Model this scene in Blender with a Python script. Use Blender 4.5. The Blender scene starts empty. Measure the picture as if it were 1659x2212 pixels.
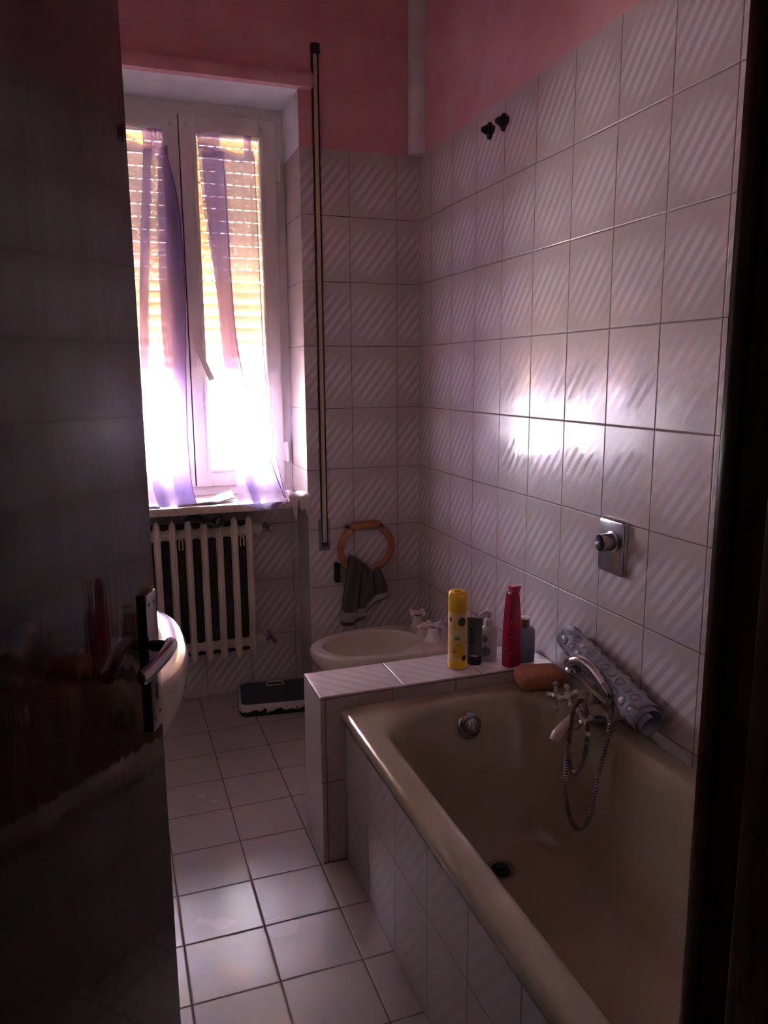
import bpy, bmesh, math, random
from mathutils import Vector, Matrix, noise
random.seed(7)
PI = math.pi
C = bpy.context.scene.collection
sc = bpy.context.scene

# ------------------------------------------------------------------ camera
cam = bpy.data.cameras.new('camera')
cam.sensor_fit = 'VERTICAL'; cam.sensor_height = 36.0
cam.lens = 1659.65 * 36.0 / 2212.0
cam.clip_start = 0.02
camo = bpy.data.objects.new('camera', cam); C.objects.link(camo)
R_ = Vector((0.94223481, -0.33487993, -0.00699974))
U_ = Vector((0.06555983, 0.16388836, 0.98429798))
F_ = Vector((0.32847447, 0.92789872, -0.17637598))
camo.matrix_world = Matrix(((R_.x, U_.x, -F_.x, -1.25834816), (R_.y, U_.y, -F_.y, -3.09576642),
                            (R_.z, U_.z, -F_.z, 1.40364258), (0, 0, 0, 1)))
sc.camera = camo

# ------------------------------------------------------------------ world (bright overcast daylight outside)
w = bpy.data.worlds.new('daylight'); sc.world = w; w.use_nodes = True
nt = w.node_tree; nt.nodes.clear()
wo = nt.nodes.new('ShaderNodeOutputWorld'); bg = nt.nodes.new('ShaderNodeBackground')
tc = nt.nodes.new('ShaderNodeTexCoord'); sp = nt.nodes.new('ShaderNodeSeparateXYZ')
cr = nt.nodes.new('ShaderNodeValToRGB'); mr = nt.nodes.new('ShaderNodeMapRange')
nt.links.new(tc.outputs['Generated'], sp.inputs[0]); nt.links.new(sp.outputs[2], mr.inputs[0])
mr.inputs[1].default_value = -0.6; mr.inputs[2].default_value = 0.8
nt.links.new(mr.outputs[0], cr.inputs[0])
cr.color_ramp.elements[0].color = (2.6, 2.45, 2.35, 1); cr.color_ramp.elements[1].color = (0.72, 0.84, 1.0, 1)
e_ = cr.color_ramp.elements.new(0.40); e_.color = (1.5, 1.45, 1.45, 1)
e2_ = cr.color_ramp.elements.new(0.50); e2_.color = (0.97, 1.0, 1.08, 1)
nt.links.new(cr.outputs[0], bg.inputs[0]); bg.inputs[1].default_value = 1.7
nt.links.new(bg.outputs[0], wo.inputs[0])

# daylight portal in the window opening (guides the sky light in, adds none of its own)
pl = bpy.data.lights.new('window_portal', 'AREA'); pl.shape = 'RECTANGLE'; pl.size = 0.86; pl.size_y = 1.6
pl.cycles.is_portal = True
plo = bpy.data.objects.new('window_portal', pl); C.objects.link(plo)
plo.location = (-0.925, 0.44, 1.68); plo.rotation_euler = (-PI / 2, 0, 0)

sun = bpy.data.lights.new('sun', 'SUN'); sun.energy = 270.0; sun.angle = math.radians(14); sun.color = (1.0, 0.93, 0.84)
suno = bpy.data.objects.new('sun', sun); C.objects.link(suno); suno.location = (-2, 4, 5)
suno.rotation_euler = Vector((0.20, -1.0, -2.5)).to_track_quat('-Z', 'Y').to_euler()

vs = sc.view_settings
vs.view_transform = 'Standard'; vs.look = 'None'; vs.gamma = 1.0; vs.use_curve_mapping = False
vs.exposure = 5.75
cy = sc.cycles
cy.max_bounces = 10; cy.diffuse_bounces = 6; cy.glossy_bounces = 5; cy.transmission_bounces = 6
cy.transparent_max_bounces = 16; cy.caustics_reflective = True; cy.caustics_refractive = False
cy.sample_clamp_indirect = 6.0; cy.sample_clamp_direct = 0.0; cy.blur_glossy = 0.5
try:
    cy.use_denoising = True; cy.denoiser = 'OPENIMAGEDENOISE'; cy.denoising_input_passes = 'RGB_ALBEDO_NORMAL'
except Exception: pass

# ------------------------------------------------------------------ material helpers
def newmat(name):
    m = bpy.data.materials.new(name); m.use_nodes = True
    n = m.node_tree; n.nodes.clear(); return m, n
def N(n, t, **kw):
    x = n.nodes.new(t)
    for k, v in kw.items(): setattr(x, k, v)
    return x
def MATH(n, op, a, b=None, c=None):
    x = N(n, 'ShaderNodeMath', operation=op)
    for i, v in enumerate((a, b, c)):
        if v is None: continue
        if isinstance(v, (int, float)): x.inputs[i].default_value = v
        else: n.links.new(v, x.inputs[i])
    return x.outputs[0]
def MIXC(n, f, a, b):
    x = N(n, 'ShaderNodeMix', data_type='RGBA')
    for i, v in ((0, f), (6, a), (7, b)):
        if isinstance(v, (int, float)): x.inputs[i].default_value = v
        elif isinstance(v, tuple): x.inputs[i].default_value = v if len(v) == 4 else v + (1,)
        else: n.links.new(v, x.inputs[i])
    return x.outputs[2]
def simple(name, col, rough=0.5, metal=0.0, spec=0.5, coat=0.0, var=0.0, scale=20, bump=0.0, bscale=60, col2=None, stretch=None, sheen=0.0, coatr=0.05):
    m, n = newmat(name)
    out = N(n, 'ShaderNodeOutputMaterial'); b = N(n, 'ShaderNodeBsdfPrincipled')
    n.links.new(b.outputs[0], out.inputs[0])
    b.inputs['Base Color'].default_value = col + (1,)
    b.inputs['Roughness'].default_value = rough; b.inputs['Metallic'].default_value = metal
    b.inputs['Specular IOR Level'].default_value = spec
    b.inputs['Coat Weight'].default_value = coat; b.inputs['Coat Roughness'].default_value = coatr
    b.inputs['Sheen Weight'].default_value = sheen
    t = N(n, 'ShaderNodeTexCoord'); mp = N(n, 'ShaderNodeMapping'); n.links.new(t.outputs['Object'], mp.inputs[0])
    if stretch: mp.inputs['Scale'].default_value = stretch
    nz = N(n, 'ShaderNodeTexNoise'); nz.inputs['Scale'].default_value = scale; nz.inputs['Detail'].default_value = 4
    n.links.new(mp.outputs[0], nz.inputs[0])
    c2 = col2 if col2 else tuple(max(0, c * (1 - var)) for c in col)
    rp = N(n, 'ShaderNodeMapRange'); rp.inputs[1].default_value = 0.35; rp.inputs[2].default_value = 0.7
    n.links.new(nz.outputs[0], rp.inputs[0])
    n.links.new(MIXC(n, rp.outputs[0], col, c2), b.inputs['Base Color'])
    if bump:
        n2 = N(n, 'ShaderNodeTexNoise'); n2.inputs['Scale'].default_value = bscale; n.links.new(mp.outputs[0], n2.inputs[0])
        bp = N(n, 'ShaderNodeBump'); bp.inputs['Strength'].default_value = 1; bp.inputs['Distance'].default_value = bump
        n.links.new(n2.outputs[0], bp.inputs['Height']); n.links.new(bp.outputs[0], b.inputs['Normal'])
    return m

def tile_mat(name, ua, us, vs_, u0, v0, usz, vsz, base, stripe, grout, rough=0.27, rough2=0.075, stripes=True, va=2, gw=0.0016, tilt=0.0035, wav=0.0006, slope=None, sflip=1):
    """ceramic tiles laid on a grid: u along world axis ua, v along world axis va"""
    m, n = newmat(name)
    out = N(n, 'ShaderNodeOutputMaterial'); b = N(n, 'ShaderNodeBsdfPrincipled'); n.links.new(b.outputs[0], out.inputs[0])
    g = N(n, 'ShaderNodeNewGeometry'); s = N(n, 'ShaderNodeSeparateXYZ'); n.links.new(g.outputs['Position'], s.inputs[0])
    u = MATH(n, 'DIVIDE', MATH(n, 'SUBTRACT', MATH(n, 'MULTIPLY', s.outputs[ua], us), u0), usz)
    v = MATH(n, 'DIVIDE', MATH(n, 'SUBTRACT', MATH(n, 'MULTIPLY', s.outputs[va], vs_), v0), vsz)
    fu = MATH(n, 'FRACT', u); fv = MATH(n, 'FRACT', v)
    iu = MATH(n, 'FLOOR', u); iv = MATH(n, 'FLOOR', v)
    du = MATH(n, 'MULTIPLY', MATH(n, 'MINIMUM', fu, MATH(n, 'SUBTRACT', 1.0, fu)), usz)
    dv = MATH(n, 'MULTIPLY', MATH(n, 'MINIMUM', fv, MATH(n, 'SUBTRACT', 1.0, fv)), vsz)
    d = MATH(n, 'MINIMUM', du, dv)
    gm = N(n, 'ShaderNodeMapRange', interpolation_type='SMOOTHSTEP'); n.links.new(d, gm.inputs[0])
    gm.inputs[1].default_value = gw * 0.5; gm.inputs[2].default_value = gw * 1.15       # 0 grout -> 1 tile
    ge = N(n, 'ShaderNodeMapRange', interpolation_type='SMOOTHSTEP'); n.links.new(d, ge.inputs[0])
    ge.inputs[1].default_value = gw * 0.4; ge.inputs[2].default_value = gw * 2.2
    cb = N(n, 'ShaderNodeCombineXYZ'); n.links.new(iu, cb.inputs[0]); n.links.new(iv, cb.inputs[1])
    wn = N(n, 'ShaderNodeTexWhiteNoise', noise_dimensions='3D'); n.links.new(cb.outputs[0], wn.inputs[0])
    ws = N(n, 'ShaderNodeSeparateXYZ'); n.links.new(wn.outputs['Color'], ws.inputs[0])
    nz = N(n, 'ShaderNodeTexNoise'); nz.inputs['Scale'].default_value = 5; nz.inputs['Detail'].default_value = 5
    n.links.new(g.outputs['Position'], nz.inputs[0])
    col = MIXC(n, MATH(n, 'MULTIPLY', nz.outputs[0], 0.35), base, tuple(c * 0.8 for c in base))
    col = MIXC(n, MATH(n, 'MULTIPLY', ws.outputs[0], 0.12), col, tuple(c * 0.7 for c in base))
    smask = None
    if stripes:
        # diagonal ribbons following the tile's own diagonal, fading away towards its two free corners
        dg = MATH(n, 'SUBTRACT', fu, fv) if sflip > 0 else MATH(n, 'ADD', fu, fv)
        sn = MATH(n, 'SINE', MATH(n, 'MULTIPLY', dg, 2 * PI * 5))
        sm = N(n, 'ShaderNodeMapRange', interpolation_type='SMOOTHSTEP'); n.links.new(sn, sm.inputs[0])
        sm.inputs[1].default_value = -0.3; sm.inputs[2].default_value = 0.3
        al = MATH(n, 'ADD', fu, fv) if sflip > 0 else MATH(n, 'ADD', MATH(n, 'SUBTRACT', fu, fv), 1.0)
        wob = MATH(n, 'MULTIPLY', MATH(n, 'SUBTRACT', nz.outputs[0], 0.5), 1.2)
        fa = MATH(n, 'ABSOLUTE', MATH(n, 'ADD', MATH(n, 'SUBTRACT', al, 1.0), wob))
        fm = N(n, 'ShaderNodeMapRange', interpolation_type='SMOOTHSTEP'); n.links.new(fa, fm.inputs[0])
        fm.inputs[1].default_value = 0.95; fm.inputs[2].default_value = 0.35
        fd = N(n, 'ShaderNodeMapRange', interpolation_type='SMOOTHSTEP'); n.links.new(MATH(n, 'ABSOLUTE', MATH(n, 'SUBTRACT', dg, 0.0 if sflip > 0 else 1.0)), fd.inputs[0])
        fd.inputs[1].default_value = 0.85; fd.inputs[2].default_value = 0.35
        fe = N(n, 'ShaderNodeMapRange', interpolation_type='SMOOTHSTEP'); n.links.new(MATH(n, 'ABSOLUTE', MATH(n, 'SUBTRACT', fv, 0.46)), fe.inputs[0])
        fe.inputs[1].default_value = 0.5; fe.inputs[2].default_value = 0.2
        smask = MATH(n, 'MULTIPLY', MATH(n, 'MULTIPLY', sm.outputs[0], fm.outputs[0]), MATH(n, 'MULTIPLY', fd.outputs[0], fe.outputs[0]))
        col = MIXC(n, smask, col, stripe)
    # dirt near joints
    dz = N(n, 'ShaderNodeTexNoise'); dz.inputs['Scale'].default_value = 3.1; n.links.new(g.outputs['Position'], dz.inputs[0])
    col = MIXC(n, gm.outputs[0], grout, col)
    n.links.new(col, b.inputs['Base Color'])
    r = MATH(n, 'ADD', rough, MATH(n, 'MULTIPLY', smask, rough2 - rough)) if smask is not None else MATH(n, 'ADD', rough, MATH(n, 'MULTIPLY', nz.outputs[0], rough2 - rough))
    r = MATH(n, 'ADD', MATH(n, 'MULTIPLY', r, gm.outputs[0]), MATH(n, 'MULTIPLY', MATH(n, 'SUBTRACT', 1.0, gm.outputs[0]), 0.85))
    n.links.new(r, b.inputs['Roughness'])
    # relief: joint, per-tile tilt, glaze waviness
    h = MATH(n, 'MULTIPLY', ge.outputs[0], 0.0012)
    tu = MATH(n, 'MULTIPLY', MATH(n, 'MULTIPLY', MATH(n, 'SUBTRACT', fu, 0.5), usz), MATH(n, 'MULTIPLY', MATH(n, 'SUBTRACT', ws.outputs[1], 0.5), tilt * 4))
    tv = MATH(n, 'MULTIPLY', MATH(n, 'MULTIPLY', MATH(n, 'SUBTRACT', fv, 0.5), vsz), MATH(n, 'MULTIPLY', MATH(n, 'SUBTRACT', ws.outputs[2], 0.5), tilt * 4))
    w1 = N(n, 'ShaderNodeTexNoise'); w1.inputs['Scale'].default_value = 9; w1.inputs['Detail'].default_value = 1.5; n.links.new(g.outputs['Position'], w1.inputs[0])
    h = MATH(n, 'ADD', h, MATH(n, 'ADD', tu, tv)); h = MATH(n, 'ADD', h, MATH(n, 'MULTIPLY', w1.outputs[0], wav * 2))
    bp = N(n, 'ShaderNodeBump'); bp.inputs['Strength'].default_value = 1; bp.inputs['Distance'].default_value = 1.0
    n.links.new(h, bp.inputs['Height']); n.links.new(bp.outputs[0], b.inputs['Normal'])
    b.inputs['Specular IOR Level'].default_value = 0.42
    return m

TB = (0.555, 0.465, 0.455); TS = (0.68, 0.61, 0.63); GR = (0.20, 0.125, 0.115)
Hh = 0.2531; W_ = 0.201
GU = (0.20, 0.115, 0.105)
M = {}
M['tile_right'] = tile_mat('wall_tile_side', 1, -1, 1, 0.1294 - W_, 0, W_, Hh, TB, TS, GR)
M['tile_back'] = tile_mat('wall_tile_back', 0, 1, 1, -0.0994, 0, W_, Hh, TB, TS, GU, gw=0.0012)
M['tile_recess'] = tile_mat('wall_tile_niche', 0, 1, 1, -0.525, 0, W_, Hh, TB, TS, GU, gw=0.0012)
M['tile_reveal'] = tile_mat('wall_tile_reveal', 1, 1, 1, -0.04, 0, 0.34, Hh, TB, (0.60, 0.51, 0.52), GU, gw=0.0012, rough=0.16, rough2=0.08, stripes=False)
M['tile_left'] = tile_mat('wall_tile_left', 1, 1, 1, 0, 0, W_, Hh, TB, TS, GU)
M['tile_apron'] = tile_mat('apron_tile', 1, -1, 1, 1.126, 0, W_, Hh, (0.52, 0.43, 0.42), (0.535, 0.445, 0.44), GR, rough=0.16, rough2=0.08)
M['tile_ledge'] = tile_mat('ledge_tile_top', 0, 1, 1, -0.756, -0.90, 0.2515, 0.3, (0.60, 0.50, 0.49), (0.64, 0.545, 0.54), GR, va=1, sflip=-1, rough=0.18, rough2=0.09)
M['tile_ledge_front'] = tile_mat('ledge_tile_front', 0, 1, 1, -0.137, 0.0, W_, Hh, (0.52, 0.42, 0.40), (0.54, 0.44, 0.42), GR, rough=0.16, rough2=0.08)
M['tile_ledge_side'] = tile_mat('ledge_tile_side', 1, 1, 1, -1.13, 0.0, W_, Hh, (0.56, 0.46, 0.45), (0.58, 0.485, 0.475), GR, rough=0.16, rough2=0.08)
M['floor'] = tile_mat('floor_tile', 0, 1, 1, -0.9663, -0.0501 + 0.0501 * 2, 0.203, 0.1962, (0.48, 0.405, 0.385), TS, (0.11, 0.07, 0.065), rough=0.18, rough2=0.32, stripes=False, va=1, gw=0.0021, tilt=0.005, wav=0.0005)
M['pink'] = simple('pink_limewash', (0.60, 0.27, 0.30), 0.8, var=0.2, scale=6, bump=0.0008, bscale=50, col2=(0.66, 0.36, 0.38))
M['pink_side'] = M['pink']
M['white_paint'] = simple('white_plaster', (0.72, 0.69, 0.70), 0.8, var=0.12, scale=9, bump=0.0006, bscale=60)
M['pvc'] = simple('white_window_frame', (0.74, 0.68, 0.66), 0.32, var=0.05, scale=5)
M['ceiling'] = simple('ceiling_paint', (0.45, 0.25, 0.26), 0.85, var=0.08)
M['hall'] = simple('hall_paint', (0.10, 0.075, 0.07), 0.8, var=0.1)
M['marble'] = simple('sill_marble', (0.66, 0.50, 0.42), 0.25, var=0.22, scale=30)
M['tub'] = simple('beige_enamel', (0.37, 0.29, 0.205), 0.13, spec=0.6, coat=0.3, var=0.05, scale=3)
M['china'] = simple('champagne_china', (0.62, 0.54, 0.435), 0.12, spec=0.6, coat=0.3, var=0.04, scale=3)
M['tap'] = simple('beige_porcelain_tap', (0.52, 0.42, 0.33), 0.18, coat=0.4, var=0.08)
M['tap_light'] = simple('pale_porcelain_tap', (0.66, 0.57, 0.50), 0.16, coat=0.4, var=0.06)
M['chrome'] = simple('chrome', (0.72, 0.72, 0.75), 0.12, metal=1.0, var=0.15, scale=30)
M['dull_chrome'] = simple('dull_chrome', (0.50, 0.48, 0.50), 0.24, metal=1.0, var=0.3, scale=25)
M['hose'] = simple('hose_metal', (0.30, 0.245, 0.23), 0.3, metal=1.0, var=0.2, scale=60)
M['black'] = simple('black_plastic', (0.012, 0.011, 0.013), 0.5, var=0.2)
M['radiator'] = simple('cream_radiator_enamel', (0.66, 0.56, 0.45), 0.38, var=0.12, scale=8)
M['gap_shade_and_dial'] = simple('shaded_radiator_back', (0.04, 0.028, 0.025), 0.8, var=0.3)  # near-black puts the shade between radiator columns into the colour; scale dial shares it
M['strap'] = simple('tan_webbing', (0.60, 0.44, 0.29), 0.8, var=0.15, scale=200)
M['dark_metal'] = simple('tarnished_metal', (0.06, 0.05, 0.05), 0.5, metal=0.7, var=0.3)
M['steel_plate'] = simple('grey_steel_plate', (0.26, 0.25, 0.30), 0.35, metal=0.5, var=0.3, scale=50)
M['wood'] = simple('orange_brown_wood', (0.42, 0.16, 0.065), 0.35, var=0.3, scale=14, stretch=(1, 1, 5), coat=0.2)
M['towel'] = simple('brown_grey_terry', (0.085, 0.062, 0.062), 1.0, var=0.3, scale=60, bump=0.003, bscale=500, sheen=0.4)
M['towel_band'] = simple('pale_towel_band', (0.42, 0.37, 0.38), 0.95, var=0.15, scale=80, bump=0.001, bscale=500)
M['cloth_white'] = simple('white_rag', (0.72, 0.70, 0.68), 0.95, var=0.08, scale=40, bump=0.0006, bscale=500)
M['cloth_cream'] = simple('cream_rag', (0.62, 0.53, 0.50), 0.95, var=0.1, scale=40, bump=0.0006, bscale=500)
M['cloth_dark'] = simple('dark_grey_rag', (0.11, 0.09, 0.10), 0.95, var=0.2, scale=40, bump=0.0008, bscale=400)
M['sponge'] = simple('orange_sponge', (0.60, 0.235, 0.135), 0.95, var=0.25, scale=90, bump=0.002, bscale=350)
M['rubber_mat'] = simple('dark_ribbed_rubber', (0.07, 0.08, 0.09), 0.7, var=0.15, scale=200, bump=0.0006, bscale=700)
M['brown_wood'] = simple('dark_red_lacquered_wood', (0.045, 0.010, 0.008), 0.055, spec=0.5, coat=0.0, var=0.5, scale=6, stretch=(6, 6, 0.5), bump=0.0004, bscale=5)
M['jamb_wood'] = simple('dark_brown_frame_wood', (0.085, 0.032, 0.022), 0.16, var=0.5, scale=8, stretch=(8, 8, 0.5))
M['handle_metal'] = simple('brushed_handle_metal', (0.58, 0.55, 0.60), 0.2, metal=1.0, var=0.3, scale=18)
M['yellow'] = simple('yellow_plastic', (0.80, 0.47, 0.02), 0.35, var=0.08)
M['silver_tube'] = simple('silver_grey_tube', (0.22, 0.23, 0.26), 0.28, metal=0.7, var=0.15)
M['pump_white'] = simple('white_pump_plastic', (0.66, 0.60, 0.58), 0.35, var=0.04)
M['magenta'] = simple('crimson_plastic', (0.40, 0.012, 0.055), 0.22, var=0.15, coat=0.3)
M['magenta_light'] = simple('pink_flip_cap', (0.60, 0.03, 0.14), 0.25, var=0.1)
M['blue_grey'] = simple('blue_grey_plastic', (0.24, 0.235, 0.33), 0.55, var=0.06)
M['copper'] = simple('brown_metal_cap', (0.30, 0.17, 0.11), 0.35, metal=0.5, var=0.1)
M['label_cream'] = simple('cream_label', (0.80, 0.62, 0.38), 0.45, var=0.25, scale=25, col2=(0.82, 0.45, 0.06))
M['label_green'] = simple('olive_label_patch', (0.085, 0.085, 0.03), 0.5, var=0.5, scale=120)
M['label_lime'] = simple('green_sticker', (0.14, 0.26, 0.03), 0.5)
M['label_red'] = simple('red_label_dot', (0.42, 0.06, 0.04), 0.5)
M['label_brown'] = simple('brown_label_print', (0.10, 0.035, 0.015), 0.5)
M['label_dark'] = simple('dark_label_print', (0.03, 0.03, 0.04), 0.5)
M['label_teal'] = simple('grey_teal_label_print', (0.22, 0.25, 0.28), 0.5)
M['label_pale'] = simple('pale_label_print', (0.55, 0.16, 0.22), 0.45)
M['vinyl'] = simple('translucent_grey_vinyl', (0.36, 0.37, 0.43), 0.2, var=0.12, scale=12, coat=0.3, bump=0.0008, bscale=40)
M['pumice'] = simple('dark_stone', (0.05, 0.048, 0.03), 0.9, var=0.3, bump=0.002, bscale=200)
M['red_wood'] = M['brown_wood']

def shutter_mat():
    m, n = newmat('cream_shutter_slats'); out = N(n, 'ShaderNodeOutputMaterial')
    a = N(n, 'ShaderNodeBsdfDiffuse'); a.inputs[0].default_value = (0.66, 0.52, 0.33, 1)
    b = N(n, 'ShaderNodeBsdfTranslucent'); b.inputs[0].default_value = (0.85, 0.75, 0.54, 1)
    mx = N(n, 'ShaderNodeMixShader'); mx.inputs[0].default_value = 0.055
    n.links.new(a.outputs[0], mx.inputs[1]); n.links.new(b.outputs[0], mx.inputs[2]); n.links.new(mx.outputs[0], out.inputs[0]); return m
M['shutter'] = shutter_mat()
def curtain_mat(name, tcol, dcol, f):
    m, n = newmat(name); out = N(n, 'ShaderNodeOutputMaterial')
    t = N(n, 'ShaderNodeBsdfTransparent'); t.inputs[0].default_value = tcol + (1,)
    d = N(n, 'ShaderNodeBsdfDiffuse'); d.inputs[0].default_value = dcol + (1,)
    l = N(n, 'ShaderNodeBsdfTranslucent'); l.inputs[0].default_value = dcol + (1,)
    s = N(n, 'ShaderNodeMixShader'); s.inputs[0].default_value = 0.6
    mx = N(n, 'ShaderNodeMixShader')
    tx = N(n, 'ShaderNodeTexCoord'); wv = N(n, 'ShaderNodeTexNoise'); wv.inputs['Scale'].default_value = 14
    n.links.new(tx.outputs['Object'], wv.inputs[0])
    n.links.new(MATH(n, 'ADD', f - 0.06, MATH(n, 'MULTIPLY', wv.outputs[0], 0.12)), mx.inputs[0])
    n.links.new(d.outputs[0], s.inputs[1]); n.links.new(l.outputs[0], s.inputs[2])
    n.links.new(t.outputs[0], mx.inputs[1]); n.links.new(s.outputs[0], mx.inputs[2]); n.links.new(mx.outputs[0], out.inputs[0]); return m
M['curtain'] = curtain_mat('sheer_lilac_voile', (0.93, 0.87, 0.98), (0.56, 0.45, 0.69), 0.66)
M['curtain_hem'] = curtain_mat('lilac_voile_hem', (0.86, 0.74, 0.95), (0.42, 0.25, 0.55), 0.72)
def glass_mat():
    m, n = newmat('window_glass'); out = N(n, 'ShaderNodeOutputMaterial')
    t = N(n, 'ShaderNodeBsdfTransparent'); t.inputs[0].default_value = (0.96, 0.97, 0.97, 1)
    g = N(n, 'ShaderNodeBsdfGlossy'); g.inputs['Roughness'].default_value = 0.02
    fr = N(n, 'ShaderNodeFresnel'); fr.inputs[0].default_value = 1.45
    mx = N(n, 'ShaderNodeMixShader'); n.links.new(fr.outputs[0], mx.inputs[0])
    n.links.new(t.outputs[0], mx.inputs[1]); n.links.new(g.outputs[0], mx.inputs[2]); n.links.new(mx.outputs[0], out.inputs[0]); return m
M['glass'] = glass_mat()
def rusty_mat():
    m, n = newmat('rust_worn_white_enamel'); out = N(n, 'ShaderNodeOutputMaterial'); b = N(n, 'ShaderNodeBsdfPrincipled'); n.links.new(b.outputs[0], out.inputs[0])
    t = N(n, 'ShaderNodeTexCoord'); s = N(n, 'ShaderNodeSeparateXYZ'); n.links.new(t.outputs['Object'], s.inputs[0])
    nz = N(n, 'ShaderNodeTexNoise'); nz.inputs['Scale'].default_value = 38; nz.inputs['Detail'].default_value = 5; n.links.new(t.outputs['Object'], nz.inputs[0])
    h = MATH(n, 'ADD', 0.006, MATH(n, 'MULTIPLY', MATH(n, 'SUBTRACT', nz.outputs[0], 0.36), 0.07))
    k = N(n, 'ShaderNodeMapRange'); n.links.new(MATH(n, 'SUBTRACT', s.outputs[2], h), k.inputs[0]); k.inputs[1].default_value = 0.009; k.inputs[2].default_value = 0.0105
    n.links.new(MIXC(n, k.outputs[0], (0.02, 0.008, 0.006, 1), (0.60, 0.53, 0.54, 1)), b.inputs['Base Color']); b.inputs['Roughness'].default_value = 0.4
    return m
M['rusty'] = rusty_mat()

# ------------------------------------------------------------------ mesh helpers
class MB:
    def __init__(s): s.bm = bmesh.new()
    def box(s, x0, x1, y0, y1, z0, z1, bev=0, seg=2, mat=0, rot=None, cen=None):
        r = bmesh.ops.create_cube(s.bm, size=1.0); vs_ = r['verts']
        for v in vs_:
            v.co = Vector(((x0 + x1) / 2 + v.co.x * (x1 - x0), (y0 + y1) / 2 + v.co.y * (y1 - y0), (z0 + z1) / 2 + v.co.z * (z1 - z0)))
        fs = set(f for v in vs_ for f in v.link_faces)
        for f in fs: f.material_index = mat
        if bev:
            es = list(set(e for v in vs_ for e in v.link_edges))
            b = bmesh.ops.bevel(s.bm, geom=es, offset=bev, segments=seg, profile=0.6, affect='EDGES')
            vs_ = list(set(v for f in b['faces'] for v in f.verts)); 
            for f in b['faces']: f.material_index = mat
        if rot is not None:
            c = Vector(cen) if cen is not None else Vector(((x0 + x1) / 2, (y0 + y1) / 2, (z0 + z1) / 2))
            for v in vs_: v.co = c + rot @ (v.co - c)
        return s
    def loft(s, loops, cap0=True, cap1=True, closed=True, mat=0):
        rows = [[s.bm.verts.new(Vector(p)) for p in l] for l in loops]
        n_ = len(rows[0])
        for a, b in zip(rows, rows[1:]):
            for i in range(n_ if closed else n_ - 1):
                j = (i + 1) % n_
                try:
                    f = s.bm.faces.new((a[i], a[j], b[j], b[i])); f.material_index = mat
                except ValueError: pass
        if cap0:
            f = s.bm.faces.new(rows[0][::-1]); f.material_index = mat
        if cap1:
            f = s.bm.faces.new(rows[-1]); f.material_index = mat
        return s
    def tube(s, pts, r, n=12, cap=True, mat=0, flat=1.0):
        pts = [Vector(p) for p in pts]; rr = r if isinstance(r, (list, tuple)) else [r] * len(pts)
        T = [(pts[min(i + 1, len(pts) - 1)] - pts[max(i - 1, 0)]).normalized() for i in range(len(pts))]
        up = Vector((0, 0, 1)) if abs(T[0].z) < 0.9 else Vector((1, 0, 0))
        nn = (up - T[0] * up.dot(T[0])).normalized(); loops = []
        for p, t, q in zip(pts, T, rr):
            nn = (nn - t * nn.dot(t)).normalized(); bb = t.cross(nn)
            loops.append([p + (nn * math.cos(2 * PI * k / n) * flat + bb * math.sin(2 * PI * k / n)) * q for k in range(n)])
        return s.loft(loops, cap, cap, mat=mat)
    def lathe(s, prof, o=(0, 0, 0), ax=(0, 0, 1), n=24, mat=0, cap=True, sx=1.0, sy=1.0):
        q = Vector((0, 0, 1)).rotation_difference(Vector(ax).normalized()); o = Vector(o)
        loops = [[o + q @ Vector((max(r, 1e-5) * math.cos(2 * PI * k / n) * sx, max(r, 1e-5) * math.sin(2 * PI * k / n) * sy, z)) for k in range(n)] for r, z in prof]
        return s.loft(loops, cap, cap, mat=mat)
    def ball(s, c, r, n=12, mat=0):
        prof = [(r * math.sin(PI * i / 8), -r * math.cos(PI * i / 8)) for i in range(9)]
        return s.lathe(prof, c, n=n, mat=mat, cap=False)
    def build(s, name, mat, parent=None, smooth=40, loc=None):
        bmesh.ops.remove_doubles(s.bm, verts=s.bm.verts, dist=1e-6)
        bmesh.ops.recalc_face_normals(s.bm, faces=s.bm.faces)
        me = bpy.data.meshes.new(name); s.bm.to_mesh(me); s.bm.free()
        for mm in (mat if isinstance(mat, (list, tuple)) else [mat]): me.materials.append(M[mm] if isinstance(mm, str) else mm)
        if smooth:
            for p in me.polygons: p.use_smooth = True
            me.set_sharp_from_angle(angle=math.radians(smooth))
        o = bpy.data.objects.new(name, me); C.objects.link(o)
        if parent is not None: o.parent = parent
        return o
def grid(fn, nu, nv, name, mat, parent=None, thick=0.0, smooth=80, disp=None):
    bm = bmesh.new(); vv = [[bm.verts.new(Vector(fn(i / (nu - 1), j / (nv - 1)))) for i in range(nu)] for j in range(nv)]
    for j in range(nv - 1):
        for i in range(nu - 1): bm.faces.new((vv[j][i], vv[j][i + 1], vv[j + 1][i + 1], vv[j + 1][i]))
    me = bpy.data.meshes.new(name); bm.to_mesh(me); bm.free()
    for mm in (mat if isinstance(mat, (list, tuple)) else [mat]): me.materials.append(M[mm])
    for p in me.polygons: p.use_smooth = True
    o = bpy.data.objects.new(name, me); C.objects.link(o)
    if thick:
        md = o.modifiers.new('thickness', 'SOLIDIFY'); md.thickness = thick; md.offset = 0
    if parent is not None: o.parent = parent
    return o
def root(name, label, cat, loc=(0, 0, 0), rz=0, group=None):
    o = bpy.data.objects.new(name, None); C.objects.link(o); o.empty_display_size = 0.05
    o.location = loc; o.rotation_euler = (0, 0, rz); return tag(o, label, cat, group)
def tag(o, label, cat, group=None):
    o['label'] = label; o['category'] = cat
    if group: o['group'] = group
    return o
def struct(o): o['kind'] = 'structure'; return o
def rel(o, r):  # keep a part that was modelled in room coordinates where it stands under its thing
    o.parent = r; o.matrix_parent_inverse = (Matrix.Translation(r.location) @ r.rotation_euler.to_matrix().to_4x4()).inverted(); return o
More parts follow.
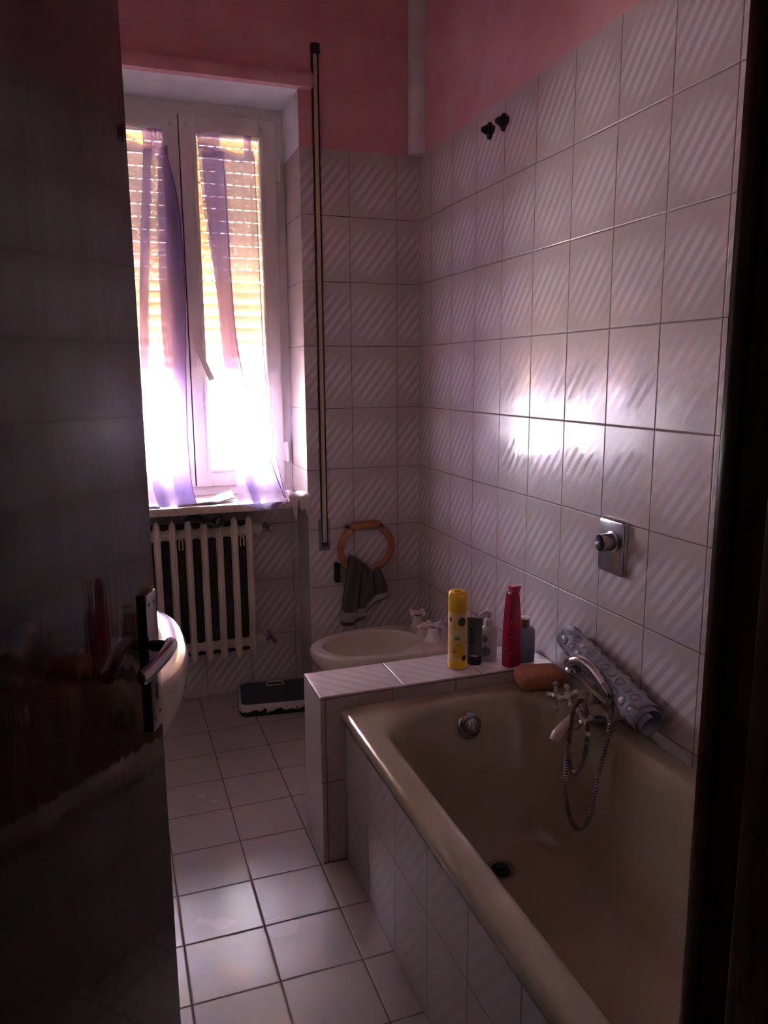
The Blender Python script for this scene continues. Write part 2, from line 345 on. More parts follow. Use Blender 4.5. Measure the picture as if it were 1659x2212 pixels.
def P(mb, name, mat, r, smooth=40):
    return rel(mb.build(name, mat, None, smooth), r)
def rrect(cx, cy, hx, hy, r, z, n=7, tilt=0):
    out = []
    for q, (sx, sy) in enumerate(((1, 1), (-1, 1), (-1, -1), (1, -1))):
        for k in range(n + 1):
            a = q * PI / 2 + k / n * PI / 2
            out.append((cx + sx * (hx - r) + r * math.cos(a), cy + sy * (hy - r) + r * math.sin(a), z))
    return out
def crom(P_, t):  # catmull-rom through tuples, t in 0..1
    n_ = len(P_) - 1; x = min(max(t, 0), 1) * n_; i = min(int(x), n_ - 1); f = x - i
    g = lambda k: P_[min(max(k, 0), n_)]
    a, b, c, d = g(i - 1), g(i), g(i + 1), g(i + 2)
    return tuple(0.5 * (2 * q + (r - p) * f + (2 * p - 5 * q + 4 * r - s_) * f * f + (3 * q - p - 3 * r + s_) * f ** 3) for p, q, r, s_ in zip(a, b, c, d))
def smooth_path(pts, n=60): return [crom(pts, i / (n - 1)) for i in range(n)]
def nz(x, y, z=0): return noise.noise(Vector((x, y, z)))

# ------------------------------------------------------------------ room shell
XL = -1.76; YD = -2.62; ZT = 9 * Hh - 0.004; ZC = 2.95
struct(MB().box(XL - 0.1, 0.1, YD - 0.14, 0.6, -0.08, 0).build('floor', 'floor', smooth=0))
b = MB(); b.box(0, 0.1, YD - 0.14, 0.6, 0, ZT, mat=0); b.box(0.0025, 0.1, YD - 0.14, 0.6, ZT, ZC, mat=1)
struct(b.build('wall_right', ['tile_right', 'pink'], smooth=0))
b = MB(); b.box(XL - 0.1, XL, YD - 0.14, 0.6, 0, ZT, mat=0); b.box(XL - 0.1, XL - 0.0025, YD - 0.14, 0.6, ZT, ZC, mat=1)
struct(b.build('wall_left', ['tile_left', 'pink'], smooth=0))
struct(MB().box(XL - 0.1, 0.1, YD - 0.14, 0.6, ZC, ZC + 0.08).build('ceiling', 'ceiling', smooth=0))
# back wall with window opening: x -1.35..-0.50, z 0.88..2.478; shallow niche below the sill
OX0, OX1, OZ0, OZ1, YN, YW = -1.35, -0.50, 0.88, 2.478, 0.20, 0.27
b = MB()
b.box(OX1, 0.0, 0, 0.46, 0, ZT, mat=0); b.box(OX1, 0.0, 0.0025, 0.46, ZT, ZC, mat=1)
b.box(XL, OX0, 0, 0.46, 0, ZT, mat=0); b.box(XL, OX0, 0.0025, 0.46, ZT, ZC, mat=1)
b.box(OX0, OX1, 0.0025, 0.46, OZ1, ZC, mat=1)
b.box(OX0, OX1, YN, 0.46, 0, OZ0 - 0.0, mat=2)
b.bm.faces.ensure_lookup_table()
for f in b.bm.faces:
    n_ = f.normal; c = f.calc_center_median()
    if OX0 - 0.01 < c.x < OX1 + 0.01:
        if abs(n_.x) > 0.9: f.material_index = 3 if c.z < ZT - 0.01 and c.z > 0.1 and f.calc_area() > 0.1 and c.z < 1.3 else 4
        if n_.z < -0.9: f.material_index = 4
struct(b.build('wall_back', ['tile_back', 'pink', 'tile_recess', 'tile_reveal', 'white_paint'], smooth=0))
# moulded ledge over the window (front of the shutter box)
b = MB()
prof = [(0.002, 2.585), (-0.008, 2.552), (-0.024, 2.532), (-0.034, 2.526), (-0.037, 2.518), (-0.037, 2.486), (-0.034, 2.479), (0.002, 2.478)]
b.loft([[(x, y, z) for y, z in prof] for x in (-1.45, -0.449)])
struct(b.build('trim_1', 'pink', smooth=50))
# boxed pipe in the corner above the tiles
b = MB()
lp = [(-0.047, 0.003), (-0.049, -0.012), (-0.047, -0.030), (-0.038, -0.044), (-0.022, -0.052), (0.0025, -0.056), (0.0025, 0.003)]
b.loft([[(x, y, z) for x, y in lp] for z in (ZT + 0.001, ZC)])
struct(b.build('trim_2', 'white_paint', smooth=60))
# window sill slab
b = MB().box(OX0 + 0.001, OX1 - 0.001, -0.028, YN + 0.12, 0.862, 0.893, bev=0.003)
struct(b.build('trim_3', 'marble'))
# door wall, opening x -1.545..-0.794, z 0..2.1
b = MB()
b.box(-0.78, 0.0, YD - 0.14, YD, 0, ZT, mat=0); b.box(-0.78, 0, YD - 0.14, YD - 0.0025, ZT, ZC, mat=1)
b.box(XL, -1.56, YD - 0.14, YD, 0, ZT, mat=0); b.box(XL, -1.56, YD - 0.14, YD - 0.0025, ZT, ZC, mat=1)
b.box(-1.56, -0.78, YD - 0.14, YD, 2.14, ZC, mat=1)
struct(b.build('wall_front', [M['tile_back'], M['pink']], smooth=0))
b = MB()
b.box(-0.808, -0.779, YD - 0.16, YD - 0.045, 0, 2.12, bev=0.002)         # right jamb, stop
b.box(-0.794, -0.779, YD - 0.050, YD + 0.018, 0, 2.12, bev=0.003)        # right jamb, rebate
b.box(-0.794, -0.72, YD, YD + 0.016, 0, 2.18, bev=0.004)
b.box(-0.797, -0.790, YD - 0.004, YD + 0.018, 0, 2.12, bev=0.0025)
b.box(-0.7965, -0.790, YD + 0.004, YD + 0.009, 0, 2.12, bev=0.002)
b.box(-1.561, -1.532, YD - 0.16, YD - 0.045, 0, 2.12, bev=0.002)
b.box(-1.561, -1.546, YD - 0.045, YD + 0.018, 0, 2.12, bev=0.003)
b.box(-1.62, -0.72, YD, YD + 0.016, 2.11, 2.18, bev=0.004)
b.box(-1.56, -0.78, YD - 0.16, YD, 2.10, 2.141, bev=0.002)
struct(b.build('trim_4', 'jamb_wood'))
# hallway behind the camera
b = MB()
b.box(XL - 0.7, 0.5, -4.3, -4.2, 0, ZC); b.box(XL - 0.8, XL - 0.7, -4.3, YD - 0.14, 0, ZC); b.box(0.5, 0.6, -4.3, YD - 0.14, 0, ZC)
b.box(XL - 0.8, XL - 0.1, YD - 0.16, YD - 0.14, 0, ZC); b.box(0.1, 0.6, YD - 0.16, YD - 0.14, 0, ZC)
struct(b.build('wall_hall', 'hall', smooth=0))
struct(MB().box(XL - 0.8, 0.6, -4.3, YD - 0.14, ZC, ZC + 0.08).build('ceiling_hall', 'hall', smooth=0))
struct(MB().box(XL - 0.8, 0.6, -4.3, YD - 0.14, -0.08, 0).build('floor_hall', 'hall', smooth=0))

# low tiled partition between bath and bidet (shelf on top)
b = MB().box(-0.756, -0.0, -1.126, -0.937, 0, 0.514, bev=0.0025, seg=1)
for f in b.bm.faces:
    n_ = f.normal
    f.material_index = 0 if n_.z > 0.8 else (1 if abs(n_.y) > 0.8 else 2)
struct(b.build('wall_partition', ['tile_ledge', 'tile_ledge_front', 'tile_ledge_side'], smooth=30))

# ------------------------------------------------------------------ window
b = MB()
def ring(b, x0, x1, z0, z1, t0, t1, t2, t3, y0, y1, bev=0.003):  # left,right,bottom,top widths
    b.box(x0, x0 + t0, y0, y1, z0, z1, bev); b.box(x1 - t1, x1, y0, y1, z0, z1, bev)
    b.box(x0 + t0 - .002, x1 - t1 + .002, y0, y1, z0, z0 + t2, bev); b.box(x0 + t0 - .002, x1 - t1 + .002, y0, y1, z1 - t3, z1, bev)
ring(b, OX0, OX1, 0.893, OZ1, 0.045, 0.042, 0.045, 0.052, YW + 0.002, YW + 0.065)
win = struct(b.build('window_1', 'pvc'))
SX = -0.926
def sash(x0, x1, gx0, gx1, name):
    b = MB(); z0, z1, g0, g1 = 0.932, 2.434, 1.008, 2.357
    y0, y1 = YW - 0.012, YW + 0.045
    ring(b, x0, x1, z0, z1, gx0 - x0, x1 - gx1, g0 - z0, z1 - g1, y0, y1, 0.004)
    # glazing bead
    ring(b, gx0 - 0.016, gx1 + 0.016, g0 - 0.016, g1 + 0.016, 0.014, 0.014, 0.014, 0.014, y0 - 0.004, y0 + 0.01, 0.003)
    s_ = b.build(name, 'pvc', win)
    g = MB().box(gx0 - 0.004, gx1 + 0.004, YW + 0.02, YW + 0.024, g0 - 0.004, g1 + 0.004).build('pane', 'glass', s_, smooth=0)
    return s_
P_g = MB().box(SX - 0.006, SX + 0.006, YW + 0.004, YW + 0.04, 0.94, 2.43).build('seam_dark_strip', 'black', win, 0)  # black strip added behind the sash seam so it shows as a dark line
sR = sash(SX + 0.0022, -0.539, -0.858, -0.606, 'sash')
sL = sash(-1.307, SX - 0.0022, -1.240, -0.993, 'sash')
for z in (2.24, 1.07):
    b = MB(); b.lathe([(0.0001, -0.045), (0.008, -0.044), (0.009, -0.001), (0.009, 0.001), (0.009, 0.044), (0.0001, 0.045)], (-0.524, YW - 0.018, z), n=14)
    b.box(-0.545, -0.515, YW - 0.012, YW - 0.004, z - 0.04, z + 0.04, 0.002)
    b.build('hinge', 'pvc', win)
b = MB(); b.box(-0.906, -0.878, YW - 0.024, YW - 0.012, 1.44, 1.545, 0.004)
b.build('handle_base', 'pvc', sR)
b = MB(); b.tube([(-0.892, YW - 0.022, 1.50), (-0.892, YW - 0.05, 1.50)], 0.009)
rt = Matrix.Rotation(math.radians(-22), 3, 'Y')
b.box(-0.904, -0.880, YW - 0.062, YW - 0.046, 1.375, 1.508, 0.003, rot=rt, cen=(-0.892, YW - 0.05, 1.50))
b.build('window_handle', 'pvc', sR)
for x, z, s_ in ((-0.955, 2.388, sL), (-0.892, 2.392, sR), (-0.590, 2.395, sR)):
    b = MB(); b.box(x - 0.009, x + 0.009, YW - 0.018, YW - 0.011, z - 0.012, z + 0.012, 0.002); b.box(x - 0.004, x + 0.004, YW - 0.026, YW - 0.014, z - 0.004, z + 0.008, 0.002)
    b.build('adhesive_hook', 'pvc', s_)

# roller shutter outside
sh = root('roller_shutter', 'cream slatted roller shutter behind the window glass, lowered two thirds', 'shutter', (-0.925, 0.37, 1.27))
b = MB(); z = 1.311; k = 0; YS = 0.372
while z < 2.47:
    z1 = z + 0.0476
    pr = [(0.0, z), (-0.006, z + 0.012), (-0.008, z + 0.0228), (-0.006, z + 0.034), (0.0, z1), (0.004, z1), (-0.001, z + 0.034), (-0.003, z + 0.0228), (-0.001, z + 0.012), (0.004, z)]
    b.loft([[(x, YS + y, zz) for y, zz in pr] for x in (OX0 - 0.02, OX1 + 0.02)])
    if z > 1.72:
        x = OX0
        while x < OX1:
            b.box(x, x + 0.013, YS - 0.001, YS + 0.003, z1 - 0.001, z1 + 0.0045); x += 0.036
    else: b.box(OX0, OX1, YS + 0.001, YS + 0.003, z1 - 0.002, z1 + 0.0055)
    z += 0.0493; k += 1
P(b, 'slat_curtain', 'shutter', sh)
b = MB(); b.box(OX0, OX1, YS - 0.012, YS + 0.01, 1.292, 1.312, 0.003); P(b, 'bottom_bar', 'shutter', sh)
for x in (OX0 + 0.012, OX1 - 0.012): P(MB().box(x - 0.014, x + 0.014, 0.345, 0.395, 0.88, 2.478), 'guide_rail', 'pvc', sh, 0)

# unseen slab added outside above the window to shade the upper shutter slats
struct(MB().box(-3.2, 1.4, 0.50, 0.70, 2.56, 2.72).build('ceiling_shade_slab', 'white_paint', smooth=0))

# shutter strap with steel winder plate
st = root('shutter_strap', 'tan shutter strap in a narrow vertical guide right of the window', 'strap', (-0.434, 0, 0.66))
b = MB(); b.box(-0.4455, -0.4435, -0.014, 0.001, 0.70, 2.632); b.box(-0.4215, -0.4195, -0.014, 0.001, 0.70, 2.632); b.box(-0.4455, -0.4195, -0.004, 0.001, 0.70, 2.632)
P(b, 'guide', 'dark_metal', st, 0)
b = MB(); b.box(-0.4405, -0.4245, -0.012, -0.008, 0.70, 2.625, 0.001); P(b, 'webbing', 'strap', st)
b = MB(); b.box(-0.449, -0.416, -0.026, 0.001, 2.615, 2.640, 0.003); b.tube([(-0.448, -0.02, 2.61), (-0.417, -0.02, 2.61)], 0.006); P(b, 'top_roller', 'dark_metal', st)
b = MB(); b.box(-0.4575, -0.4095, -0.007, 0.001, 0.667, 0.803, 0.003); P(b, 'winder_plate', 'steel_plate', st)
b = MB(); b.box(-0.447, -0.419, -0.02, -0.006, 0.686, 0.704, 0.002); b.tube([(-0.434, -0.009, 0.677), (-0.434, -0.006, 0.677)], 0.003)
P(b, 'slot', 'black', st)

# ------------------------------------------------------------------ curtains
def sheet(cols, ny=70, sub=10, amp=0.003, seed=0.0):
    """cols: list of vertical polylines; returns a function over the whole sheet"""
    pol = [[tuple(p) for p in c] for c in cols]
    def fn(u, v):
        rows = [crom(c, v) for c in pol]
        p = crom(rows, u); x, y, z = p
        a = amp * (0.4 + 1.2 * v)
        y += a * nz(u * 9 + seed, v * 4, seed) * 2 + a * nz(u * 25 + seed, v * 9, 3) * 0.8
        x += a * 0.5 * nz(u * 7, v * 6, seed + 9)
        return (x, y, z)
    return fn
def off(c, dy=0, dx=0, z=0): return [(x + dx, y + dy, zz + z) for x, y, zz in c]
RL = [(-0.854, .24, 2.29), (-0.845, .23, 2.069), (-0.807, .215, 1.706), (-0.79, .2, 1.425), (-0.78, .16, 1.196), (-0.779, .09, 0.985), (-0.795, -.02, 0.908), (-0.785, -.046, 0.893)]
RR = [(-0.632, .24, 2.285), (-0.630, .23, 2.082), (-0.628, .215, 1.71), (-0.624, .2, 1.424), (-0.606, .16, 1.132), (-0.588, .09, 0.955), (-0.590, .0, 0.905), (-0.594, -.036, 0.897)]
F1 = [(-0.842, .235, 2.29), (-0.835, .225, 2.07), (-0.812, .208, 1.76), (-0.800, .19, 1.48), (-0.790, .15, 1.243), (-0.752, .075, 1.0), (-0.738, -.02, 0.915), (-0.732, -.052, 0.872)]
F2 = [(-0.762, .23, 2.29), (-0.756, .215, 2.074), (-0.752, .2, 1.76), (-0.735, .185, 1.48), (-0.728, .145, 1.243), (-0.713, .07, 1.0), (-0.708, -.025, 0.917), (-0.704, -.054, 0.876)]
RM = [(-0.69, .243, 2.275), (-0.69, .225, 2.075), (-0.69, .205, 1.72), (-0.68, .19, 1.43), (-0.665, .15, 1.15), (-0.645, .08, 0.965), (-0.648, -.02, 0.905), (-0.650, -.048, 0.868)]
cR = root('curtain', 'sheer lilac tab-top curtain on the right sash, hem spilling over the sill', 'curtain', (-0.74, 0.24, 2.36), group=None)
rel(grid(sheet([RL, off(F2, .006), off(F1, .002), off(F2, -.006), RM, RR], seed=1), 96, 80, 'panel', 'curtain'), cR)
sm = [(-0.76, .226, 2.29), (-0.756, .206, 2.074), (-0.753, .19, 1.80), (-0.742, .18, 1.55), (-0.715, .165, 1.36), (-0.664, .135, 1.17), (-0.617, .07, 0.99), (-0.602, -.03, 0.91)]
P(MB().tube(smooth_path(sm, 50), 0.0028, n=6), 'hem', 'curtain_hem', cR)
P(MB().tube(smooth_path(off(RR, -.002), 50), 0.0022, n=6), 'hem', 'curtain_hem', cR)
def header(lo, hi, z0, z1, y, sag, seed, r):
    def fn(u, v):
        x = lo + (hi - lo) * u
        return (x + 0.002 * nz(u * 9, v, seed), y - 0.004 + 0.006 * math.sin(u * 16 + seed) - 0.004 * v, z0 + (z1 - z0) * v - sag * math.sin(PI * min(1, max(0, (u - .45) / .55))) ** 1 * 1.0)
    rel(grid(fn, 40, 8, 'heading', 'curtain'), r)
header(-0.855, -0.636, 2.268, 2.304, 0.236, 0.016, 1, cR)
def tab(x0, x1, zt, zb, y, seed, r):
    def fn(u, v):
        x = x0 + (x1 - x0) * u
        return (x + 0.003 * nz(u * 5, v * 5, seed), y + 0.003 * nz(u * 4, v * 3, seed + 2), zt + (zb - zt) * v)
    rel(grid(fn, 8, 8, 'tab', 'curtain_hem'), r)
tab(-0.856, -0.828, 2.362, 2.295, 0.238, 1, cR); tab(-0.832, -0.796, 2.362, 2.29, 0.228, 2, cR); tab(-0.80, -0.768, 2.362, 2.285, 0.236, 3, cR)
tab(-0.672, -0.640, 2.362, 2.28, 0.238, 4, cR)
P(MB().tube([(-0.862, 0.246, 2.362), (-0.603, 0.246, 2.362)], 0.004, n=8), 'rod', 'pvc', cR)
LL = [(-1.215, .24, 2.27), (-1.208, .23, 2.047), (-1.205, .215, 1.697), (-1.197, .2, 1.427), (-1.188, .16, 1.152), (-1.158, .09, 0.985), (-1.135, .0, 0.916), (-1.12, -.035, 0.907)]
L1 = [(-1.065, .235, 2.28), (-1.087, .225, 2.054), (-1.112, .208, 1.75), (-1.125, .19, 1.48), (-1.129, .15, 1.22), (-1.116, .075, 0.99), (-1.105, -.02, 0.918), (-1.092, -.045, 0.902)]
L2 = [(-1.035, .23, 2.28), (-1.052, .22, 2.056), (-1.077, .2, 1.75), (-1.091, .185, 1.48), (-1.094, .145, 1.22), (-1.079, .07, 0.99), (-1.068, -.02, 0.93), (-1.055, -.042, 0.903)]
L3 = [(-1.009, .235, 2.28), (-1.024, .225, 2.058), (-1.037, .205, 1.72), (-1.036, .19, 1.43), (-1.037, .16, 1.184), (-1.034, .085, 1.0), (-1.03, .0, 0.92), (-1.018, -.038, 0.907)]
LR = [(-0.985, .238, 2.29), (-0.943, .228, 2.063), (-0.938, .215, 1.703), (-0.951, .2, 1.425), (-0.962, .16, 1.144), (-0.961, .1, 0.975), (-0.957, .03, 0.915), (-0.953, -.015, 0.904)]
L25 = [(-0.995, .23, 2.29), (-0.975, .222, 2.06), (-0.97, .2, 1.72), (-0.985, .19, 1.43), (-1.005, .15, 1.18), (-1.022, .08, 0.98), (-1.0, -.0, 0.93), (-0.985, -.03, 0.908)]
cL = root('curtain', 'sheer lilac tab-top curtain on the left sash, half hidden by the open door', 'curtain', (-1.1, 0.24, 2.36))
rel(grid(sheet([LL, off(L1, .004), off(L2, .006), off(L1, .0), off(L2, -.005), off(LR, .004), off(L3, .0), off(LR, -.006)], seed=5), 110, 80, 'panel', 'curtain'), cL)
P(MB().tube(smooth_path(off(LR, -.008), 50), 0.002, n=6), 'hem', 'curtain_hem', cL)
header(-1.21, -0.972, 2.262, 2.298, 0.235, 0.010, 4, cL)
tab(-1.215, -1.185, 2.355, 2.28, 0.238, 1, cL); tab(-1.065, -1.03, 2.355, 2.28, 0.238, 5, cL); tab(-1.035, -1.012, 2.355, 2.28, 0.230, 6, cL); tab(-1.02, -0.988, 2.355, 2.285, 0.236, 7, cL)
P(MB().tube([(-1.236, 0.246, 2.352), (-0.997, 0.246, 2.352)], 0.004, n=8), 'rod', 'pvc', cL)

# ------------------------------------------------------------------ rags on the sill and radiator
def rag(fn, name, mat, label, nu=50, nv=30, thick=0.004, cat='cloth'):
    o = grid(fn, nu, nv, name, mat, thick=thick); tag(o, label, cat); return o
rag(lambda u, v: (-1.03 + 0.235 * u, -0.012 + 0.09 * v + 0.05 * u + 0.01 * math.sin(u * 7), 0.898 + 0.004 * abs(math.sin(u * 9 + v * 4)) + 0.022 * max(0, u - 0.72) / 0.28 * (0.3 + v) + 0.01 * v * (0.5 + 0.5 * math.sin(u * 11)) + 0.004 * abs(nz(u * 6, v * 6, 2))),
    'cleaning_cloth', 'cloth_white', 'white rag lying crumpled on the marble sill between the two curtains')
def cream(u, v):
    # lies on the sill's right corner and drops over its front edge in two folds
    x = -0.598 + 0.09 * u + 0.012 * math.sin(v * 5)
    if v < 0.45:
        t = v / 0.45; y = 0.07 - 0.10 * t; z = 0.913 + 0.014 * math.sin(PI * t) * (1 - u) + 0.006 * math.sin(u * 9)
    else:
        t = (v - 0.45) / 0.55; y = -0.036 - 0.010 * math.sin(t * 2.4) - 0.012 * math.sin(u * 8 + 1) * t; z = 0.913 - (0.055 + 0.022 * math.sin(u * 7 + 1.2) + 0.018 * math.sin(u * 13)) * t
        x = -0.598 + 0.09 * u + 0.030 * t * (0.55 - u)*1.2 + 0.008
    return (min(x, -0.502), y, max(z, 0.80))
rag(cream, 'cleaning_cloth', 'cloth_cream', 'cream rag draped over the right corner of the window sill', 40, 40)
rag(lambda u, v: (-1.005 + 0.16 * u, 0.030 + 0.055 * v, 0.816 + 0.022 * math.sin(u * 5 + 0.4) * (1 - 0.3 * v) + 0.012 * math.sin(u * 11 + v * 5) + 0.006 * v + (0.02 * max(0, u - 0.8) / 0.2)),
    'cleaning_cloth', 'cloth_dark', 'dark grey rag bunched on top of the radiator under the sill', 50, 20, 0.006)
tag(MB().box(-1.26, -1.095, -0.008, 0.055, 0.8935, 0.903, 0.002).build('soap_tray', 'cloth_white'), 'flat white tray at the left end of the window sill, by the door edge', 'tray')

# ------------------------------------------------------------------ radiator
rad = root('radiator', 'cream enamelled column radiator under the window sill', 'radiator', (-0.98, 0.09, 0.21))
RXs = [-0.738 - 0.0622 * i for i in range(9)]
for x in RXs:
    b = MB(); w2 = 0.0135
    pr = []
    lp = lambda z, s_, yy=0: [(x - w2 * s_, 0.058 + yy, z), (x - w2 * s_ * 0.55, 0.050 + yy, z), (x - 0.002, 0.053 + yy, z), (x + 0.002, 0.053 + yy, z), (x + w2 * s_ * 0.55, 0.050 + yy, z), (x + w2 * s_, 0.058 + yy, z), (x + w2 * s_, 0.078, z), (x - w2 * s_, 0.078, z)]
    b.loft([lp(0.214, 0.25, 0.006), lp(0.224, 0.8, 0.002), lp(0.234, 1), lp(0.80, 1), lp(0.812, 0.85, 0.003), lp(0.824, 0.3, 0.010)])
    P(b, 'column', 'radiator', rad, 30)
b = MB()
for z, r in ((0.762, 0.030), (0.272, 0.028)):
    b = MB(); pts = []; 
    x = RXs[-1] - 0.03; rr = []
    while x < -0.705: pts.append((x, 0.098, z)); rr.append(r * (0.88 + 0.12 * math.cos((x - RXs[0]) / 0.0622 * 2 * PI))); x += 0.0062
    pts += [(-0.70, 0.098, z), (-0.692, 0.098, z), (-0.678, 0.098, z)]; rr += [r * .92, r * 0.8, r * 0.45]
    b.tube(pts, rr, n=16); P(b, 'header_pipe', 'radiator', rad, 50)
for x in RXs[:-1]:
    P(MB().box(x - 0.055, x - 0.007, 0.088, 0.13, 0.235, 0.80, 0.004), 'rear_column', 'gap_shade_and_dial', rad, 0)  # back columns coloured as dark as the shaded gaps
for i in (1, 5):
    x = RXs[i] + 0.031
    P(MB().tube([(x - .007, .07, .70), (x - .007, .07, .735), (x - .004, .07, .742), (x + .004, .07, .742), (x + .007, .07, .735), (x + .007, .07, .70)], 0.003, n=8), 'hook', 'radiator', rad)
b = MB(); b.tube([(-0.682, 0.098, 0.762), (-0.655, 0.098, 0.762)], [0.012, 0.011], n=12); b.lathe([(0.0, 0), (0.014, 0.002), (0.016, 0.012), (0.014, 0.026), (0, 0.03)], (-0.645, 0.085, 0.762), (0, -1, 0), n=16)
b.tube([(-0.645, .085, .762), (-0.645, YN - .001, .762)], 0.008)
P(b, 'upper_valve', 'dull_chrome', rad)
b = MB(); b.tube([(-0.682, 0.098, 0.272), (-0.665, 0.098, 0.272)], 0.010, n=12); b.tube([(-0.66, .098, .272), (-0.66, .098, .298)], 0.007); b.tube([(-0.648, .06, .27), (-0.648, YN - .001, .27)], [0.011, 0.008], n=12)
P(b, 'lower_valve', 'dull_chrome', rad)

# ------------------------------------------------------------------ wooden towel ring, towel, brush
tr = root('towel_ring', 'brown wooden towel ring on the tiled back wall above the bidet', 'towel ring', (-0.257, 0, 0.67))
b = MB(); b.tube([(-0.327, -.035, .770), (-0.322, -.035, .770), (-0.308, -.035, .771), (-0.212, -.035, .772), (-0.198, -.035, .773), (-0.192, -.035, .773)], [0.006, .013, .0185, .0185, .013, .006], n=16)
P(b, 'roller_bar', 'wood', tr)
cx, cz, rx, rz = -0.2585, 0.672, 0.115, 0.100
def arc(a0, a1): return [(cx + rx * math.sin(math.radians(a)), -0.035 - 0.006 * math.sin(math.radians(abs(a) * 0.5)), cz - rz * math.cos(math.radians(a))) for a in [a0 + (a1 - a0) * i / 30 for i in range(31)]]
rl = [0.006] + [0.0155] * 29 + [0.006]
P(MB().tube(arc(-2, -146), rl, n=14), 'ring_half', 'wood', tr); P(MB().tube(arc(2, 148), rl, n=14), 'ring_half', 'wood', tr)
for x in (-0.333, -0.186): P(MB().tube([(x, -0.001, 0.765), (x, -0.03, 0.765)], 0.007), 'wall_bracket', 'dark_metal', tr)
def towel_fn(u, v):
    # hangs from the bottom of the ring; front drop, gathered at top, corner swinging right
    zt = 0.642 - 0.052 * min(1, u * 1.2) + 0.012 * math.sin(u * PI * 2)
    xt = -0.338 + 0.122 * u
    # bottom edge polyline: left-bottom, then rising to the right corner
    bp = [(-0.379, 0.350), (-0.372, 0.345), (-0.330, 0.342), (-0.285, 0.362), (-0.268, 0.392), (-0.215, 0.430), (-0.163, 0.462)]
    xb, zb = crom([(a, c) for a, c in bp], u)
    t = v
    x = xt + (xb - xt) * (t ** (0.8)); z = zt + (zb - zt) * t
    fold = math.sin(u * 17 + 1.2 * t) * (0.020 * (1 - 0.35 * t)) + math.sin(u * 31 + t) * 0.005
    y = -0.062 + fold + 0.006 * nz(u * 5, t * 5, 4)
    if t < 0.12: y += 0.02 * (1 - t / 0.12) ** 2; z += 0.01 * (1 - ((t / 0.12) - 0.5) ** 2 * 4) * 0.5
    return (x, min(y, -0.030), z)
tw = root('hand_towel', 'small dark brown-grey towel with a pale band, hanging on the wooden ring', 'towel', (-0.28, -0.06, 0.62))
to = grid(towel_fn, 90, 70, 'cloth', ['towel', 'towel_band'], thick=0.006)
for p in to.data.polygons:
    j = p.index // 89
    if 55 <= j <= 64: p.material_index = 1
rel(to, tw)
b = MB(); b.box(-0.394, -0.372, -0.034, -0.001, 0.528, 0.612, 0.006); b.box(-0.391, -0.376, -0.040, -0.030, 0.590, 0.606, 0.004)
tag(b.build('wall_hook', 'black'), 'black plastic hook on the back wall, left of the brown towel', 'hook')

# ------------------------------------------------------------------ bidet
bd = root('bidet', 'champagne ceramic bidet with two cross-handle taps beside the right wall', 'bidet', (-0.3, -0.40, 0))
def bloop(s_, z, x0=-0.602, x1=-0.003, wy=0.172, n=48, cy_=-0.402):
    # egg-shaped plan: round front, square back; s_ shrinks about the middle
    out = []; cx_ = -0.30
    for k in range(n):
        a = 2 * PI * k / n; c, s2 = math.cos(a), math.sin(a)
        ex = 2.2 if c < 0 else 5.0
        x = abs(c) ** (2 / ex) * (1 if c > 0 else -1); y = abs(s2) ** (2 / ex) * (1 if s2 > 0 else -1)
        X = cx_ + x * ((x1 - cx_) if c > 0 else (cx_ - x0)); Y = cy_ + y * wy
        out.append((cx_ + (X - cx_) * s_, cy_ + (Y - cy_) * s_, z))
    return out
def hole(s_, z, n=48):
    return [(-0.362 + 0.190 * s_ * (abs(math.cos(2 * PI * k / n)) ** 0.92) * (1 if math.cos(2 * PI * k / n) > 0 else -1), -0.402 + 0.132 * s_ * (abs(math.sin(2 * PI * k / n)) ** 0.95) * (1 if math.sin(2 * PI * k / n) > 0 else -1), z) for k in range(n)]
b = MB()
def shrinkx(l, x0): return [(max(x, x0), y, z) for x, y, z in l]
out_l = [bloop(0.62, 0.0), bloop(0.62, 0.03), bloop(0.60, 0.12), bloop(0.66, 0.20), bloop(0.80, 0.27), bloop(0.93, 0.32), bloop(0.985, 0.345), bloop(1.0, 0.362), bloop(0.995, 0.375), bloop(0.982, 0.382), bloop(0.965, 0.3842), bloop(0.94, 0.3845)]
out_l = [[(min(x if x < -0.1 else -0.003 if False else x, -0.003), y, z) for x, y, z in l] for l in out_l]
b.loft(out_l + [hole(1.03, 0.3845), hole(1.01, 0.384), hole(0.995, 0.381), hole(0.98, 0.372), hole(0.95, 0.345), hole(0.86, 0.29), hole(0.62, 0.25), hole(0.35, 0.235), hole(0.1, 0.232)])
P(b, 'bowl', 'china', bd, 50)
def cross_handle(c, ax, r, mat, chrome=True, rot0=0.3, name='tap_handle', parent=None, arms=4, t=0.006):
    c = Vector(c); ax = Vector(ax).normalized(); q = Vector((0, 0, 1)).rotation_difference(ax)
    b = MB(); b.lathe([(0, -0.010), (t * 1.5, -0.009), (t * 1.7, 0), (t * 1.5, 0.008), (0, 0.010)], c, ax, n=14)
    for k in range(arms):
        a = rot0 + 2 * PI * k / arms; d = q @ Vector((math.cos(a), math.sin(a), 0))
        b.tube([c, c + d * r * 0.55, c + d * r * 0.85], [t, t * 0.75, t * 0.8], n=10); b.ball(c + d * r, t * 1.15, n=10)
    h = P(b, name, mat, parent, 50)
    if chrome:
        cc = MB(); cc.lathe([(0, 0.006), (t * 1.2, 0.007), (t * 1.2, 0.012), (t * .7, 0.015), (0, 0.016)], c, ax, n=14)
        cc.build('cap', 'chrome', h)
    return h
